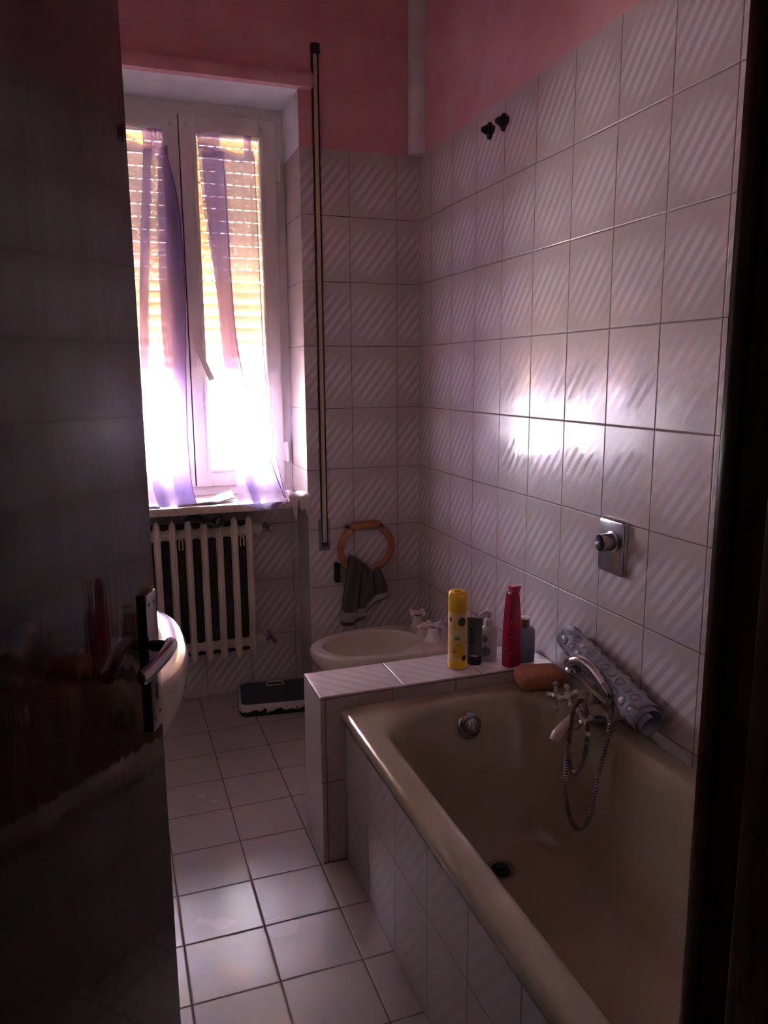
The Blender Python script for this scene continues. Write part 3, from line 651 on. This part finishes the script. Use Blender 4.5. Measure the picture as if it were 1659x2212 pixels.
for (x, y, r0) in ((-0.130, -0.305, 0.5), (-0.130, -0.470, 0.2)):
    b = MB(); b.lathe([(0.0, 0), (0.034, 0.001), (0.034, 0.006), (0.027, 0.016), (0.020, 0.034), (0.016, 0.048), (0.013, 0.052), (0, 0.053)], (x, y, 0.3835), n=24)
    P(b, 'tap_base', 'tap_light', bd, 50)
    P(MB().lathe([(0.009, 0), (0.009, 0.008)], (x, y, 0.435), n=12), 'tap_collar', 'black', bd)
    cross_handle((x, y, 0.450), (0, 0, 1), 0.032, 'tap_light', rot0=r0, parent=bd, t=0.008)
b = MB(); b.lathe([(0, 0), (0.017, 0.001), (0.016, 0.02), (0.012, 0.035), (0, 0.036)], (-0.105, -0.392, 0.3835), n=18); b.tube([(-0.105, -0.392, 0.408), (-0.135, -0.392, 0.424), (-0.165, -0.392, 0.412)], [0.012, 0.011, 0.009], n=12)
P(b, 'spout', 'tap_light', bd, 50)
P(MB().tube([(-0.155, -0.392, 0.4145), (-0.173, -0.392, 0.405)], [0.0105, 0.0105], n=12), 'aerator', 'chrome', bd)
P(MB().lathe([(0, 0), (0.008, 0.001), (0.008, 0.02), (0.011, 0.022), (0.010, 0.030), (0, 0.033)], (-0.085, -0.430, 0.3835), n=14), 'waste_knob', 'chrome', bd)

# ------------------------------------------------------------------ bathroom scale
bs = root('bathroom_scale', 'old grey-topped bathroom scale with rusty white rim on the floor', 'scale', (-0.654, 0.029, 0.0), math.radians(-7.8))
b = MB(); b.loft([rrect(0, 0, 0.156, 0.118, 0.03, z, 5) for z in (0.0, 0.014)]); b.build('base', 'black', bs)
b = MB(); b.loft([rrect(0, 0, 0.160, 0.122, 0.032, 0.010, 6), rrect(0, 0, 0.163, 0.125, 0.033, 0.014, 6), rrect(0, 0, 0.163, 0.125, 0.033, 0.040, 6), rrect(0, 0, 0.160, 0.122, 0.031, 0.048, 6), rrect(0, 0, 0.153, 0.115, 0.028, 0.052, 6)]); b.build('body', 'rusty', bs)
b = MB(); b.loft([rrect(0, 0, 0.153, 0.115, 0.028, 0.0515, 6), rrect(0, 0, 0.151, 0.113, 0.027, 0.0545, 6), rrect(0, 0, 0.147, 0.109, 0.026, 0.0555, 6)]); b.build('foot_mat', 'rubber_mat', bs)
b = MB(); b.tube([(-0.035, 0.062, 0.057), (0.035, 0.062, 0.057), (0.039, 0.070, 0.058), (0.036, 0.084, 0.060), (0.0, 0.091, 0.062), (-0.036, 0.084, 0.060), (-0.039, 0.070, 0.058), (-0.035, 0.062, 0.057)], 0.0032, n=8)
dw = b.build('dial_window', 'pump_white', bs)
b = MB(); b.box(-0.034, 0.034, 0.064, 0.086, 0.0555, 0.0575); b.build('dial', 'gap_shade_and_dial', dw)

# ------------------------------------------------------------------ bathtub
tub = root('bathtub', 'beige built-in bathtub behind a tiled apron along the right wall', 'bathtub', (-0.35, -1.87, 0))
X0, X1, Y0, Y1, RZ = -0.700, -0.004, -2.612, -1.128, 0.478
def rloop(x0, x1, y0, y1, r, z, n=9): return rrect((x0 + x1) / 2, (y0 + y1) / 2, (x1 - x0) / 2, (y1 - y0) / 2, r, z, n)
b = MB()
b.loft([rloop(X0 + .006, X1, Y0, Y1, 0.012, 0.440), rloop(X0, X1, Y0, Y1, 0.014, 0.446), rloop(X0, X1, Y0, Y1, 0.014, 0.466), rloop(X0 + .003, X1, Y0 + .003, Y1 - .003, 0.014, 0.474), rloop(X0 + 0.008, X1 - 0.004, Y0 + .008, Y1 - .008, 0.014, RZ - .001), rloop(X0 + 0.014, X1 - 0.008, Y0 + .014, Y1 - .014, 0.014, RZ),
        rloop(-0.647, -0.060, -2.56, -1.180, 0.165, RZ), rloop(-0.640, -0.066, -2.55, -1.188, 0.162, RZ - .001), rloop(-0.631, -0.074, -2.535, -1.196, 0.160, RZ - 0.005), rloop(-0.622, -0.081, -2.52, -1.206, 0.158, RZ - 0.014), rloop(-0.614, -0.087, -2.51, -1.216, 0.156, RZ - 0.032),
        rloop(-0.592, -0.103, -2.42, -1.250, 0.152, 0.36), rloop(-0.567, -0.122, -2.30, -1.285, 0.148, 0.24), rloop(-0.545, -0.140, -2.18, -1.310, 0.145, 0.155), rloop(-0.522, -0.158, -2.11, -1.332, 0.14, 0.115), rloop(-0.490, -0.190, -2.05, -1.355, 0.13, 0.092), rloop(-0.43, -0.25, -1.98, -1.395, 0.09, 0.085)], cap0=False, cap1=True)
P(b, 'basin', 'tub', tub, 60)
b = MB(); b.box(-0.683, -0.645, Y0, Y1, 0.0, 0.452); P(b, 'apron', 'tile_apron', tub, 0)
b = MB(); ox, oy, oz = -0.348, -1.237, 0.413; axo = (0, -1, 0.30)
b.lathe([(0, 0.0), (0.036, 0.002), (0.037, 0.006), (0.032, 0.012), (0.026, 0.014), (0.025, 0.010), (0.0, 0.010)], (ox, oy, oz), axo, n=28)
ov = P(b, 'overflow_plate', 'dull_chrome', tub, 50)
cc = MB(); cc.lathe([(0, 0.008), (0.021, 0.010), (0.022, 0.024), (0.018, 0.028), (0.011, 0.029), (0.010, 0.026), (0, 0.026)], (ox, oy, oz), axo, n=24); cc.build('knob', 'dull_chrome', ov)
b = MB(); dx, dy = -0.345, -1.437
b.lathe([(0.040, 0.0), (0.040, 0.003), (0.035, 0.004), (0.028, -0.001), (0.0, -0.001)], (dx, dy, 0.0862), n=28, cap=False); dr = P(b, 'drain_ring', 'dull_chrome', tub, 50)
b = MB(); b.lathe([(0.026, 0.0), (0.024, 0.006), (0.016, 0.008), (0.015, 0.014), (0.0, 0.015)], (dx, dy, 0.0868), n=24, cap=False); b.build('plug', 'dark_metal', dr)

# ------------------------------------------------------------------ bath mixer with hand shower
mx = root('bath_mixer', 'beige wall-mounted bath mixer with cross handles above the tub rim', 'tap', (-0.02, -1.43, 0.50))
b = MB()
b.tube([(-0.072, -1.352, 0.512), (-0.072, -1.40, 0.508), (-0.072, -1.455, 0.502), (-0.072, -1.495, 0.500)], [0.017, 0.021, 0.021, 0.017], n=16)
for y in (-1.352, -1.495):
    b.tube([(-0.001, y, 0.505), (-0.012, y, 0.505), (-0.014, y, 0.505), (-0.075, y, 0.505)], [0.030, 0.028, 0.016, 0.016], n=16)
P(b, 'body', 'tap', mx, 50)
P(MB().tube([(-0.080, -1.425, 0.500), (-0.12, -1.432, 0.495), (-0.165, -1.445, 0.478), (-0.195, -1.455, 0.460), (-0.206, -1.458, 0.445)], [0.014, 0.013, 0.0135, 0.0155, 0.013], n=14), 'spout', 'tap', mx, 50)
P(MB().tube([(-0.07, -1.352, 0.512), (-0.125, -1.352, 0.516)], [0.013, 0.008], n=12), 'handle_stem', 'dull_chrome', mx)
P(MB().tube([(-0.07, -1.49, 0.500), (-0.125, -1.486, 0.498)], [0.013, 0.008], n=12), 'handle_stem', 'dull_chrome', mx)
cross_handle((-0.135, -1.350, 0.516), (-1, -0.15, 0.1), 0.033, 'tap', rot0=0.35, parent=mx, t=0.0075)
cross_handle((-0.135, -1.486, 0.497), (-1, -0.15, 0.1), 0.033, 'tap', rot0=0.9, parent=mx, t=0.0075)
P(MB().tube([(-0.075, -1.405, 0.515), (-0.105, -1.402, 0.535)], [0.015, 0.011], n=12), 'diverter_stem', 'tap', mx, 50)
cross_handle((-0.125, -1.398, 0.535), (-0.8, -0.25, 0.5), 0.026, 'tap', chrome=False, rot0=1.0, name='diverter_handle', parent=mx, t=0.0072)
# cradle: column and a long U-shaped saddle
b = MB(); b.tube([(-0.072, -1.432, 0.515), (-0.076, -1.440, 0.545), (-0.082, -1.450, 0.572)], [0.017, 0.011, 0.009], n=14)
b.tube(smooth_path([(-0.098, -1.398, 0.612), (-0.095, -1.412, 0.590), (-0.090, -1.435, 0.574), (-0.086, -1.465, 0.564), (-0.084, -1.500, 0.556), (-0.084, -1.512, 0.553)], 24), 0.0075, n=12, flat=0.7)
P(b, 'cradle', 'tap', mx, 50)
hs = root('hand_shower', 'chrome hand shower with ribbed hose lying in the mixer cradle', 'shower head', (-0.1, -1.45, 0.60))
hp = smooth_path([(-0.115, -1.372, 0.606), (-0.112, -1.382, 0.622), (-0.107, -1.405, 0.637), (-0.102, -1.435, 0.640), (-0.098, -1.468, 0.629), (-0.096, -1.497, 0.613), (-0.095, -1.510, 0.605)], 34)
rr = [0.010 + 0.007 * math.sin(PI * min(1, i / 12)) * (1 if i < 12 else 0) for i in range(34)]
rr = [0.016 - 0.006 * (i / 33) if i > 3 else 0.009 + 0.002 * i for i in range(34)]
P(MB().tube(hp, rr, n=16), 'handle', 'chrome', hs, 60)
b = MB(); b.lathe([(0, 0.012), (0.017, 0.010), (0.023, 0.002), (0.023, -0.006), (0.019, -0.009), (0, -0.009)], (-0.112, -1.392, 0.606), (0.1, 0.25, 1), n=22); P(b, 'spray_head', 'dull_chrome', hs, 50)
P(MB().tube([(-0.095, -1.506, 0.607), (-0.095, -1.514, 0.602), (-0.095, -1.534, 0.590), (-0.096, -1.541, 0.585)], [0.0105, 0.0125, 0.0115, 0.008], n=14), 'collar', 'dull_chrome', hs, 50)
hc = [(-0.096, -1.540, 0.586), (-0.10, -1.556, 0.560), (-0.112, -1.563, 0.50), (-0.13, -1.564, 0.43), (-0.145, -1.567, 0.36), (-0.16, -1.572, 0.30), (-0.172, -1.566, 0.262), (-0.182, -1.545, 0.238), (-0.186, -1.520, 0.247), (-0.185, -1.497, 0.285), (-0.180, -1.480, 0.34), (-0.172, -1.470, 0.40), (-0.16, -1.462, 0.455), (-0.142, -1.445, 0.51), (-0.125, -1.448, 0.540), (-0.122, -1.468, 0.540), (-0.130, -1.492, 0.505), (-0.142, -1.512, 0.455), (-0.155, -1.518, 0.405), (-0.165, -1.505, 0.372), (-0.168, -1.484, 0.372), (-0.163, -1.462, 0.41), (-0.150, -1.445, 0.455), (-0.125, -1.425, 0.485), (-0.095, -1.412, 0.495)]
hpp = smooth_path(hc, 620)
P(MB().tube(hpp, [0.0068 if i % 3 else 0.0050 for i in range(620)], n=10), 'hose', 'hose', hs, 30)

# ------------------------------------------------------------------ rolled bath mat leaning on the wall
mt = root('bath_mat', 'rolled grey rubber bath mat with suction bumps, leaning on the wall behind the mixer', 'bath mat', (-0.06, -1.62, 0.53))
A = Vector((-0.048, -1.262, 0.652)); Bv = Vector((-0.056, -1.632, 0.560)); ax = (Bv - A).normalized(); Ln = (Bv - A).length
e1 = Vector((0, 0, 1)); e1 = (e1 - ax * e1.dot(ax)).normalized(); e2 = ax.cross(e1)
def mat_pt(a, s_, dr=0):
    r = (0.0275 + 0.0105 * (a / (4 * PI))) * (0.93 + 0.17 * s_) + dr
    return A + ax * (Ln * s_ + 0.030 * (1 - a / (4 * PI)) * s_) + (e1 * math.cos(a + 0.3) + e2 * math.sin(a + 0.3)) * r
rel(grid(lambda u, v: mat_pt(u * 4.15 * PI, v), 150, 14, 'sheet', 'vinyl', thick=0.0022), mt)
b = MB(); b2 = b
k = 0
for row in range(-3, 4):
    for i in range(11):
        s_ = 0.05 + 0.090 * i + (0.045 if row % 2 else 0); 
        if s_ > 0.93: continue
        a = 3.15 * PI + row * 0.29 * PI
        if not (2.15 * PI < a < 4.1 * PI): continue
        p = mat_pt(a, s_); q = mat_pt(a, s_, 0.01); nn = (q - p).normalized(); k += 1
        if (i + row) % 2:
            b.lathe([(0.0120, 0.0), (0.0108, 0.0036), (0.0065, 0.0060), (0, 0.0068)], p, nn, n=14, cap=False)
        else:
            b2.lathe([(0.0112, 0.0), (0.0119, 0.0022), (0.0129, 0.0022), (0.0138, -0.001)], p, nn, n=16, cap=False); b2.lathe([(0.0080, 0.0), (0.006, 0.002), (0, 0.003)], p, nn, n=12, cap=False)
P(b, 'raised_pattern', 'vinyl', mt, 60)

# ------------------------------------------------------------------ sponge, stone
def spong(u, v): pass
b = MB(); b.loft([rrect(0, 0, 0.058, 0.036, 0.02, 0.0, 5), rrect(0, 0, 0.067, 0.045, 0.024, 0.008, 5), rrect(0, 0, 0.072, 0.050, 0.026, 0.026, 5), rrect(0, 0, 0.070, 0.048, 0.026, 0.044, 5), rrect(0, 0, 0.063, 0.041, 0.024, 0.052, 5), rrect(0, 0, 0.050, 0.030, 0.02, 0.055, 5)])
so = b.build('bath_sponge', 'sponge', None, 60); so.location = (-0.092, -1.190, 0.4785); so.rotation_euler = (0, 0, math.radians(-12))
tag(so, 'orange rectangular bath sponge on the far corner of the tub rim', 'sponge')
b = MB(); b.ball((0, 0, 0.014), 0.016); pm = b.build('pumice_stone', 'pumice', None, 60); pm.location = (-0.028, -1.015, 0.514); pm.scale = (1, 1.3, 1)
tag(pm, 'small dark stone on the tiled ledge behind the blue-grey bottle', 'stone')

# ------------------------------------------------------------------ bottles on the ledge
LZ = 0.5145
def patch(o_mat, name, parent, r, a0, a1, z0, z1, shape='rect', sx=1, sy=1, n=16):
    """thin printed patch wrapped on a round body (r) between angles and heights"""
    b = MB(); bm = b.bm
    ac, aw, zc, zw = (a0 + a1) / 2, (a1 - a0) / 2, (z0 + z1) / 2, (z1 - z0) / 2
    def pt(a, z): return Vector(((r + 0.0005) * math.cos(a) * sx, (r + 0.0005) * math.sin(a) * sy, z))
    if shape == 'rect':
        vv = [[bm.verts.new(pt(a0 + (a1 - a0) * i / n, z)) for i in range(n + 1)] for z in (z0, z1)]
        for i in range(n): bm.faces.new((vv[0][i], vv[0][i + 1], vv[1][i + 1], vv[1][i]))
    else:
        rings = []
        for s_ in (0.15, 0.6, 1.0):
            rings.append([bm.verts.new(pt(ac + aw * s_ * math.cos(t), zc + zw * s_ * (math.sin(t) * (1 + 0.08 * math.sin(5 * t))))) for t in [2 * PI * k / 24 for k in range(24)]])
        bm.faces.new(rings[0])
        for A_, B_ in zip(rings, rings[1:]):
            for k in range(24): bm.faces.new((A_[k], A_[(k + 1) % 24], B_[(k + 1) % 24], B_[k]))
    return b.build(name, o_mat, parent, 60)
def text_part(txt, size, mat, parent, fn, name='lettering'):
    """lettering as thin mesh, mapped by fn(x, y) -> local point"""
    cu = bpy.data.curves.new(name, 'FONT'); cu.body = txt; cu.size = size; cu.align_x = 'CENTER'; cu.align_y = 'CENTER'; cu.resolution_u = 3
    o = bpy.data.objects.new(name, cu); C.objects.link(o)
    dg = bpy.context.evaluated_depsgraph_get(); me = bpy.data.meshes.new_from_object(o.evaluated_get(dg)); bpy.data.objects.remove(o); bpy.data.curves.remove(cu)
    for v in me.vertices: v.co = Vector(fn(v.co.x, v.co.y))
    me.materials.clear(); me.materials.append(M[mat]); o2 = bpy.data.objects.new(name, me); C.objects.link(o2); o2.parent = parent; return o2
VA = math.atan2(-3.096 + 1.04, -1.258 + 0.3)   # side of a bottle that faces the doorway
# yellow aerosol
yb = root('spray_can', 'tall yellow aerosol can at the left end of the toiletries on the ledge', 'spray can', (-0.298, -1.050, LZ))
MB().lathe([(0, 0), (0.026, 0.0), (0.0285, 0.004), (0.0290, 0.02), (0.0290, 0.178), (0.0275, 0.186), (0, 0.187)], n=32).build('can', 'label_cream', yb, 50)
patch('yellow', 'base_band', yb, 0.0291, 0, 2 * PI, 0.003, 0.030, n=40)
b = MB(); b.lathe([(0, 0.180), (0.0285, 0.181), (0.0292, 0.185), (0.0292, 0.232), (0.027, 0.240), (0.022, 0.243), (0.018, 0.243), (0, 0.238)], n=32); b.box(-0.018, 0.006, -0.010, 0.010, 0.232, 0.248, 0.005)
b.build('cap', 'yellow', yb, 50)
patch('label_green', 'label_badge', yb, 0.0291, VA + 0.02, VA + 0.95, 0.138, 0.166, 'oval')
patch('label_red', 'label_dot', yb, 0.0291, VA - 1.0, VA - 0.62, 0.150, 0.166, 'oval')
patch('label_lime', 'sticker', yb, 0.0291, VA - 0.30, VA + 0.25, 0.095, 0.106, 'rect')
patch('yellow', 'label_fruit', yb, 0.02912, VA - 0.5, VA + 0.8, 0.035, 0.085, 'oval')
patch('label_brown', 'label_flower', yb, 0.0293, VA + 0.45, VA + 1.05, 0.028, 0.046, 'oval')
patch('label_brown', 'label_mark', yb, 0.0293, VA - 0.45, VA - 0.2, 0.056, 0.060, 'rect')
# silver squeeze tube standing on its cap
tb = root('squeeze_tube', 'dark silver squeeze tube standing on its black cap, beside the yellow can', 'tube', (-0.238, -1.045, LZ), math.radians(-38))
b = MB(); b.loft([[((0.0225 + 0.0025 * t) * math.cos(2 * PI * k / 32), (0.016 * (1 - t) + 0.0012) * math.sin(2 * PI * k / 32), 0.028 + 0.118 * t) for k in range(32)] for t in [i / 14 for i in range(15)]])
b.build('tube_body', 'silver_tube', tb, 50)
b = MB(); b.loft([[((r) * math.cos(2 * PI * k / 32), r * 0.80 * math.sin(2 * PI * k / 32), z) for k in range(32)] for r, z in ((0.020, 0), (0.0225, 0.003), (0.0230, 0.029), (0.021, 0.031))]); b.build('cap', 'black', tb, 50)
MB().box(-0.008, 0.016, -0.0190, -0.0178, 0.029, 0.034).build('label_strip', 'pump_white', tb, 0)
MB().box(-0.0255, 0.0255, -0.0015, 0.0015, 0.142, 0.149, 0.0008).build('crimp', 'silver_tube', tb)
text_part('BOSS', 0.021, 'label_dark', tb, lambda x, y: (-0.006 - y * 0.9, -(0.016 * (1 - (0.092 + x * 1.1 - 0.028) / 0.118) + 0.0022) * math.sqrt(max(0.05, 1 - ((-0.006 - y * 0.9) / 0.0235) ** 2)) - 0.0006, 0.092 + x * 1.1))
# white pump bottle
pb = root('pump_bottle', 'small white pump bottle between the silver tube and the red bottle', 'bottle', (-0.182, -1.030, LZ), math.radians(-14))
b = MB(); b.loft([[(r * math.cos(2 * PI * k / 32), r * 0.72 * math.sin(2 * PI * k / 32), z) for k in range(32)] for r, z in ((0.024, 0), (0.027, 0.003), (0.0275, 0.02), (0.0275, 0.090), (0.025, 0.102), (0.016, 0.112), (0.012, 0.114))]); b.build('bottle_body', 'pump_white', pb, 50)
MB().lathe([(0.0135, 0.112), (0.0140, 0.114), (0.0140, 0.132), (0.010, 0.136), (0.006, 0.137), (0.006, 0.150), (0.0, 0.150)], n=24).build('collar', 'pump_white', pb, 50)
b = MB(); b.tube([(0.006, 0, 0.153), (-0.004, 0, 0.158), (-0.020, 0, 0.153), (-0.032, 0, 0.145)], [0.008, 0.009, 0.006, 0.003], n=12); b.lathe([(0.0075, 0.140), (0.0078, 0.154), (0.006, 0.158), (0, 0.159)], n=16); b.build('pump_head', 'pump_white', pb, 50)
patch('label_teal', 'label_badge', pb, 0.0275, -PI / 2 - 0.9, -PI / 2 - 0.25, 0.062, 0.086, 'oval', 1, 0.72)
patch('label_teal', 'label_print', pb, 0.0275, -PI / 2 - 1.0, -PI / 2 + 0.1, 0.018, 0.05, 'oval', 1, 0.72)
# crimson spray bottle
rb = root('shampoo_bottle', 'tall crimson bottle with an open pink flip cap, standing by the blue-grey bottle', 'bottle', (-0.137, -1.098, LZ), math.radians(10))
b = MB(); b.loft([[(x + cx_, y, z) for x, y, _ in rrect(0, 0, hx, hy, 0.006, 0, 3)] for z, hx, hy, cx_ in ((0, .024, .017, 0), (.004, .0255, .0185, 0), (.06, .0255, .0185, 0), (.12, .0245, .018, 0), (.175, .0225, .0165, 0), (.20, .020, .0155, 0), (.214, .0190, .015, 0))]); b.build('bottle_body', 'magenta', rb, 30)
b = MB(); b.loft([[(x + cx_, y, z) for x, y, _ in rrect(0, 0, hx, hy, 0.005, 0, 3)] for z, hx, hy, cx_ in ((.212, .019, .015, 0), (.232, .0170, .013, 0), (.238, .013, .010, -0.002))]); b.build('cap_base', 'magenta', rb, 30)
b = MB(); b.loft([[(x + cx_, y, z) for x, y, _ in rrect(0, 0, hx, hy, 0.003, 0, 3)] for z, hx, hy, cx_ in ((.230, .013, .011, 0.004), (.244, .015, .012, 0.006), (.254, .0195, .011, 0.007))]); b.build('flip_cap', 'magenta_light', rb, 30)
MB().ball((-0.0155, -0.006, 0.234), 0.006).build('nozzle', 'chrome', rb)
for z, l in ((0.148, 0.004), (0.141, 0.007), (0.098, 0.009), (0.047, 0.010)):
    MB().box(-0.021, -0.021 + l, -0.0190, -0.0186, z, z + 0.0022, rot=Matrix.Rotation(math.radians(-18), 3, 'Y')).build('label_line', 'label_pale', rb, 0)
# blue-grey flask
fb = root('lotion_bottle', 'flat blue-grey bottle with a brown cylindrical cap, right of the crimson bottle', 'bottle', (-0.083, -1.082, LZ), math.radians(-6))
b = MB(); b.loft([[(x, y, z) for x, y, _ in rrect(0, 0, hx, hy, r, 0, 4)] for z, hx, hy, r in ((0, .0285, .014, .006), (.003, .0305, .016, .008), (.105, .0305, .016, .008), (.112, .026, .0135, .008), (.116, .015, .011, .008))]); b.build('bottle_body', 'blue_grey', fb, 40)
MB().lathe([(0.0, 0.113), (0.0140, 0.114), (0.0145, 0.116), (0.0145, 0.143), (0.0, 0.144)], n=26).build('cap', 'copper', fb, 50)
MB().lathe([(0.0147, 0.140), (0.0147, 0.1455), (0.0, 0.1460)], n=26).build('cap_ring', 'pump_white', fb, 50)

# ------------------------------------------------------------------ wall fittings on the right wall
fp = root('wall_spout_plate', 'rectangular chrome cover plate with a short open pipe on the right wall', 'pipe fitting', (0, -1.401, 0.945))
b = MB(); b.loft([[(x0, y, z) for y, z, _ in rrect(-1.401, 0.9445, 0.057 - i_, 0.0745 - i_, 0.012, 0, 5)] for x0, i_ in ((0.002, 0), (-0.010, 0), (-0.013, 0.002), (-0.0145, 0.005))]); P(b, 'cover_plate', 'dull_chrome', fp, 50)
b = MB(); b.lathe([(0.0215, 0.010), (0.0290, 0.012), (0.0290, 0.016), (0.0235, 0.018), (0.0235, 0.052), (0.0222, 0.053), (0.0215, 0.052), (0.0215, 0.010)], (0, -1.406, 0.958), (-1, 0, 0), n=32, cap=False); P(b, 'pipe_stub', 'dull_chrome', fp, 50)
b = MB(); b.lathe([(0.0216, 0.0155), (0, 0.0155)], (0, -1.406, 0.958), (-1, 0, 0), n=24, cap=False); P(b, 'pipe_hole', 'black', fp)
def screw_knob(y, z, label):
    r_ = root('wall_bracket', label, 'bracket', (0, y, z), group=None)
    b = MB()
    # lobed rosette (trefoil plate) with stepped boss
    for d, s_ in ((0.002, 1.0), ):
        loops = []
        for X, q in ((0.001, 1.0), (-0.008, 1.0), (-0.012, 0.8)):
            loops.append([(X, (0.019 + 0.006 * math.cos(3 * t + PI)) * q * math.cos(t) , (0.024 + 0.006 * math.cos(3 * t + PI)) * q * math.sin(t)) for t in [2 * PI * k / 36 for k in range(36)]])
        b.loft(loops)
    b.build('rosette', 'dark_metal', r_, 50)
    b = MB(); b.lathe([(0.016, 0.010), (0.017, 0.018), (0.013, 0.020), (0.0125, 0.028), (0.009, 0.030), (0.008, 0.036), (0, 0.037)], (0, 0, 0), (-1, 0, 0), n=18); b.build('boss', 'dark_metal', r_, 40)
screw_knob(-0.640, 2.199, 'dark lobed metal bracket high on the right wall, the farther of two')
screw_knob(-0.737, 2.198, 'dark lobed metal bracket high on the right wall, the nearer of two')

# ------------------------------------------------------------------ wash basin behind the door
sk = root('wash_basin', 'oval champagne pedestal wash basin showing past the open door edge', 'sink', (-1.5, -1.38, 0))
def sl(cx_, a, bb, z, n=56, e=2.7):
    return [(cx_ + a * (abs(math.cos(t)) ** (2 / e)) * (1 if math.cos(t) > 0 else -1), -1.38 + bb * (abs(math.sin(t)) ** (2 / e)) * (1 if math.sin(t) > 0 else -1), z) for t in [2 * PI * k / n for k in range(n)]]
b = MB()
b.loft([sl(-1.50, .10, .10, .56), sl(-1.47, .17, .17, .58), sl(-1.455, .24, .25, .625), sl(-1.443, .282, .31, .68), sl(-1.438, .300, .34, .74), sl(-1.4335, .305, .352, .79), sl(-1.4335, .305, .354, .812), sl(-1.4335, .302, .350, .820), sl(-1.4335, .297, .344, .823), sl(-1.445, .243, .30, .822, e=2.4), sl(-1.445, .235, .292, .815, e=2.4), sl(-1.445, .222, .272, .78, e=2.4), sl(-1.43, .18, .21, .72, e=2.2), sl(-1.43, .06, .07, .69, e=2)], cap0=True, cap1=True)
P(b, 'bowl', 'china', sk, 60)
b = MB(); b.loft([sl(-1.53, .10, .11, 0.0, e=2.6), sl(-1.53, .085, .09, 0.06), sl(-1.53, .075, .08, 0.35), sl(-1.52, .09, .10, 0.60)]); P(b, 'pedestal', 'china', sk, 50)
b = MB(); b.lathe([(0, 0), (0.022, 0.001), (0.018, 0.05), (0.012, 0.07), (0, 0.072)], (-1.70, -1.38, 0.822), n=18); b.tube([(-1.69, -1.38, .87), (-1.64, -1.38, .90), (-1.59, -1.38, .885)], [0.012, 0.011, 0.010]); P(b, 'tap', 'chrome', sk, 50)

# ------------------------------------------------------------------ open door
dL = 0.735
th = math.radians(23.5); fx, fy = -1.212, -1.942
hx_, hy_ = fx - dL * math.sin(th), fy - dL * math.cos(th)
dr_ = bpy.data.objects.new('door_1', None); C.objects.link(dr_); dr_.location = (hx_, hy_, 0); dr_.rotation_euler = (0, 0, PI / 2 - th); dr_['kind'] = 'structure'
MB().box(0.0, dL, 0.0, 0.042, 0.008, 2.095, 0.002, 1).build('door_leaf', 'brown_wood', dr_, 30)
b = MB(); b.box(dL - 0.056, dL - 0.014, -0.008, 0.0, 0.890, 1.098, 0.0035); pln = b.build('handle_plate', 'handle_metal', dr_)
b = MB(); b.box(dL - 0.038, dL - 0.033, -0.0088, -0.0078, 0.937, 0.960, 0.0003)
for x, z in ((dL - 0.045, 1.082), (dL - 0.028, 1.082), (dL - 0.045, 0.907), (dL - 0.028, 0.914)): b.lathe([(0.003, 0), (0, 0.0006)], (x, -0.0082, z), (0, -1, 0), n=8)
b.build('keyhole', 'black', pln)
HX = dL - 0.034; HZ = 1.017
b = MB(); b.tube([(HX, -0.008, HZ), (HX, -0.026, HZ)], [0.0095, 0.0075], n=14); b.build('spindle', 'dark_metal', pln)
b = MB(); b.tube(smooth_path([(HX + 0.004, -0.030, HZ + 0.002), (HX - 0.008, -0.034, HZ + 0.001), (HX - 0.035, -0.034, HZ - 0.003), (HX - 0.062, -0.030, HZ - 0.008), (HX - 0.086, -0.026, HZ - 0.012), (HX - 0.094, -0.022, HZ - 0.013)], 30), [0.006] + [0.0095] * 26 + [0.009, 0.008, 0.005], n=14, flat=1.1)
b.build('door_handle', 'handle_metal', pln, 60)
b = MB()
for z in (0.25, 1.85): b.tube([(-0.004, 0.004, z - 0.04), (-0.004, 0.004, z + 0.04)], 0.007)
b.build('hinge', 'dark_metal', dr_)
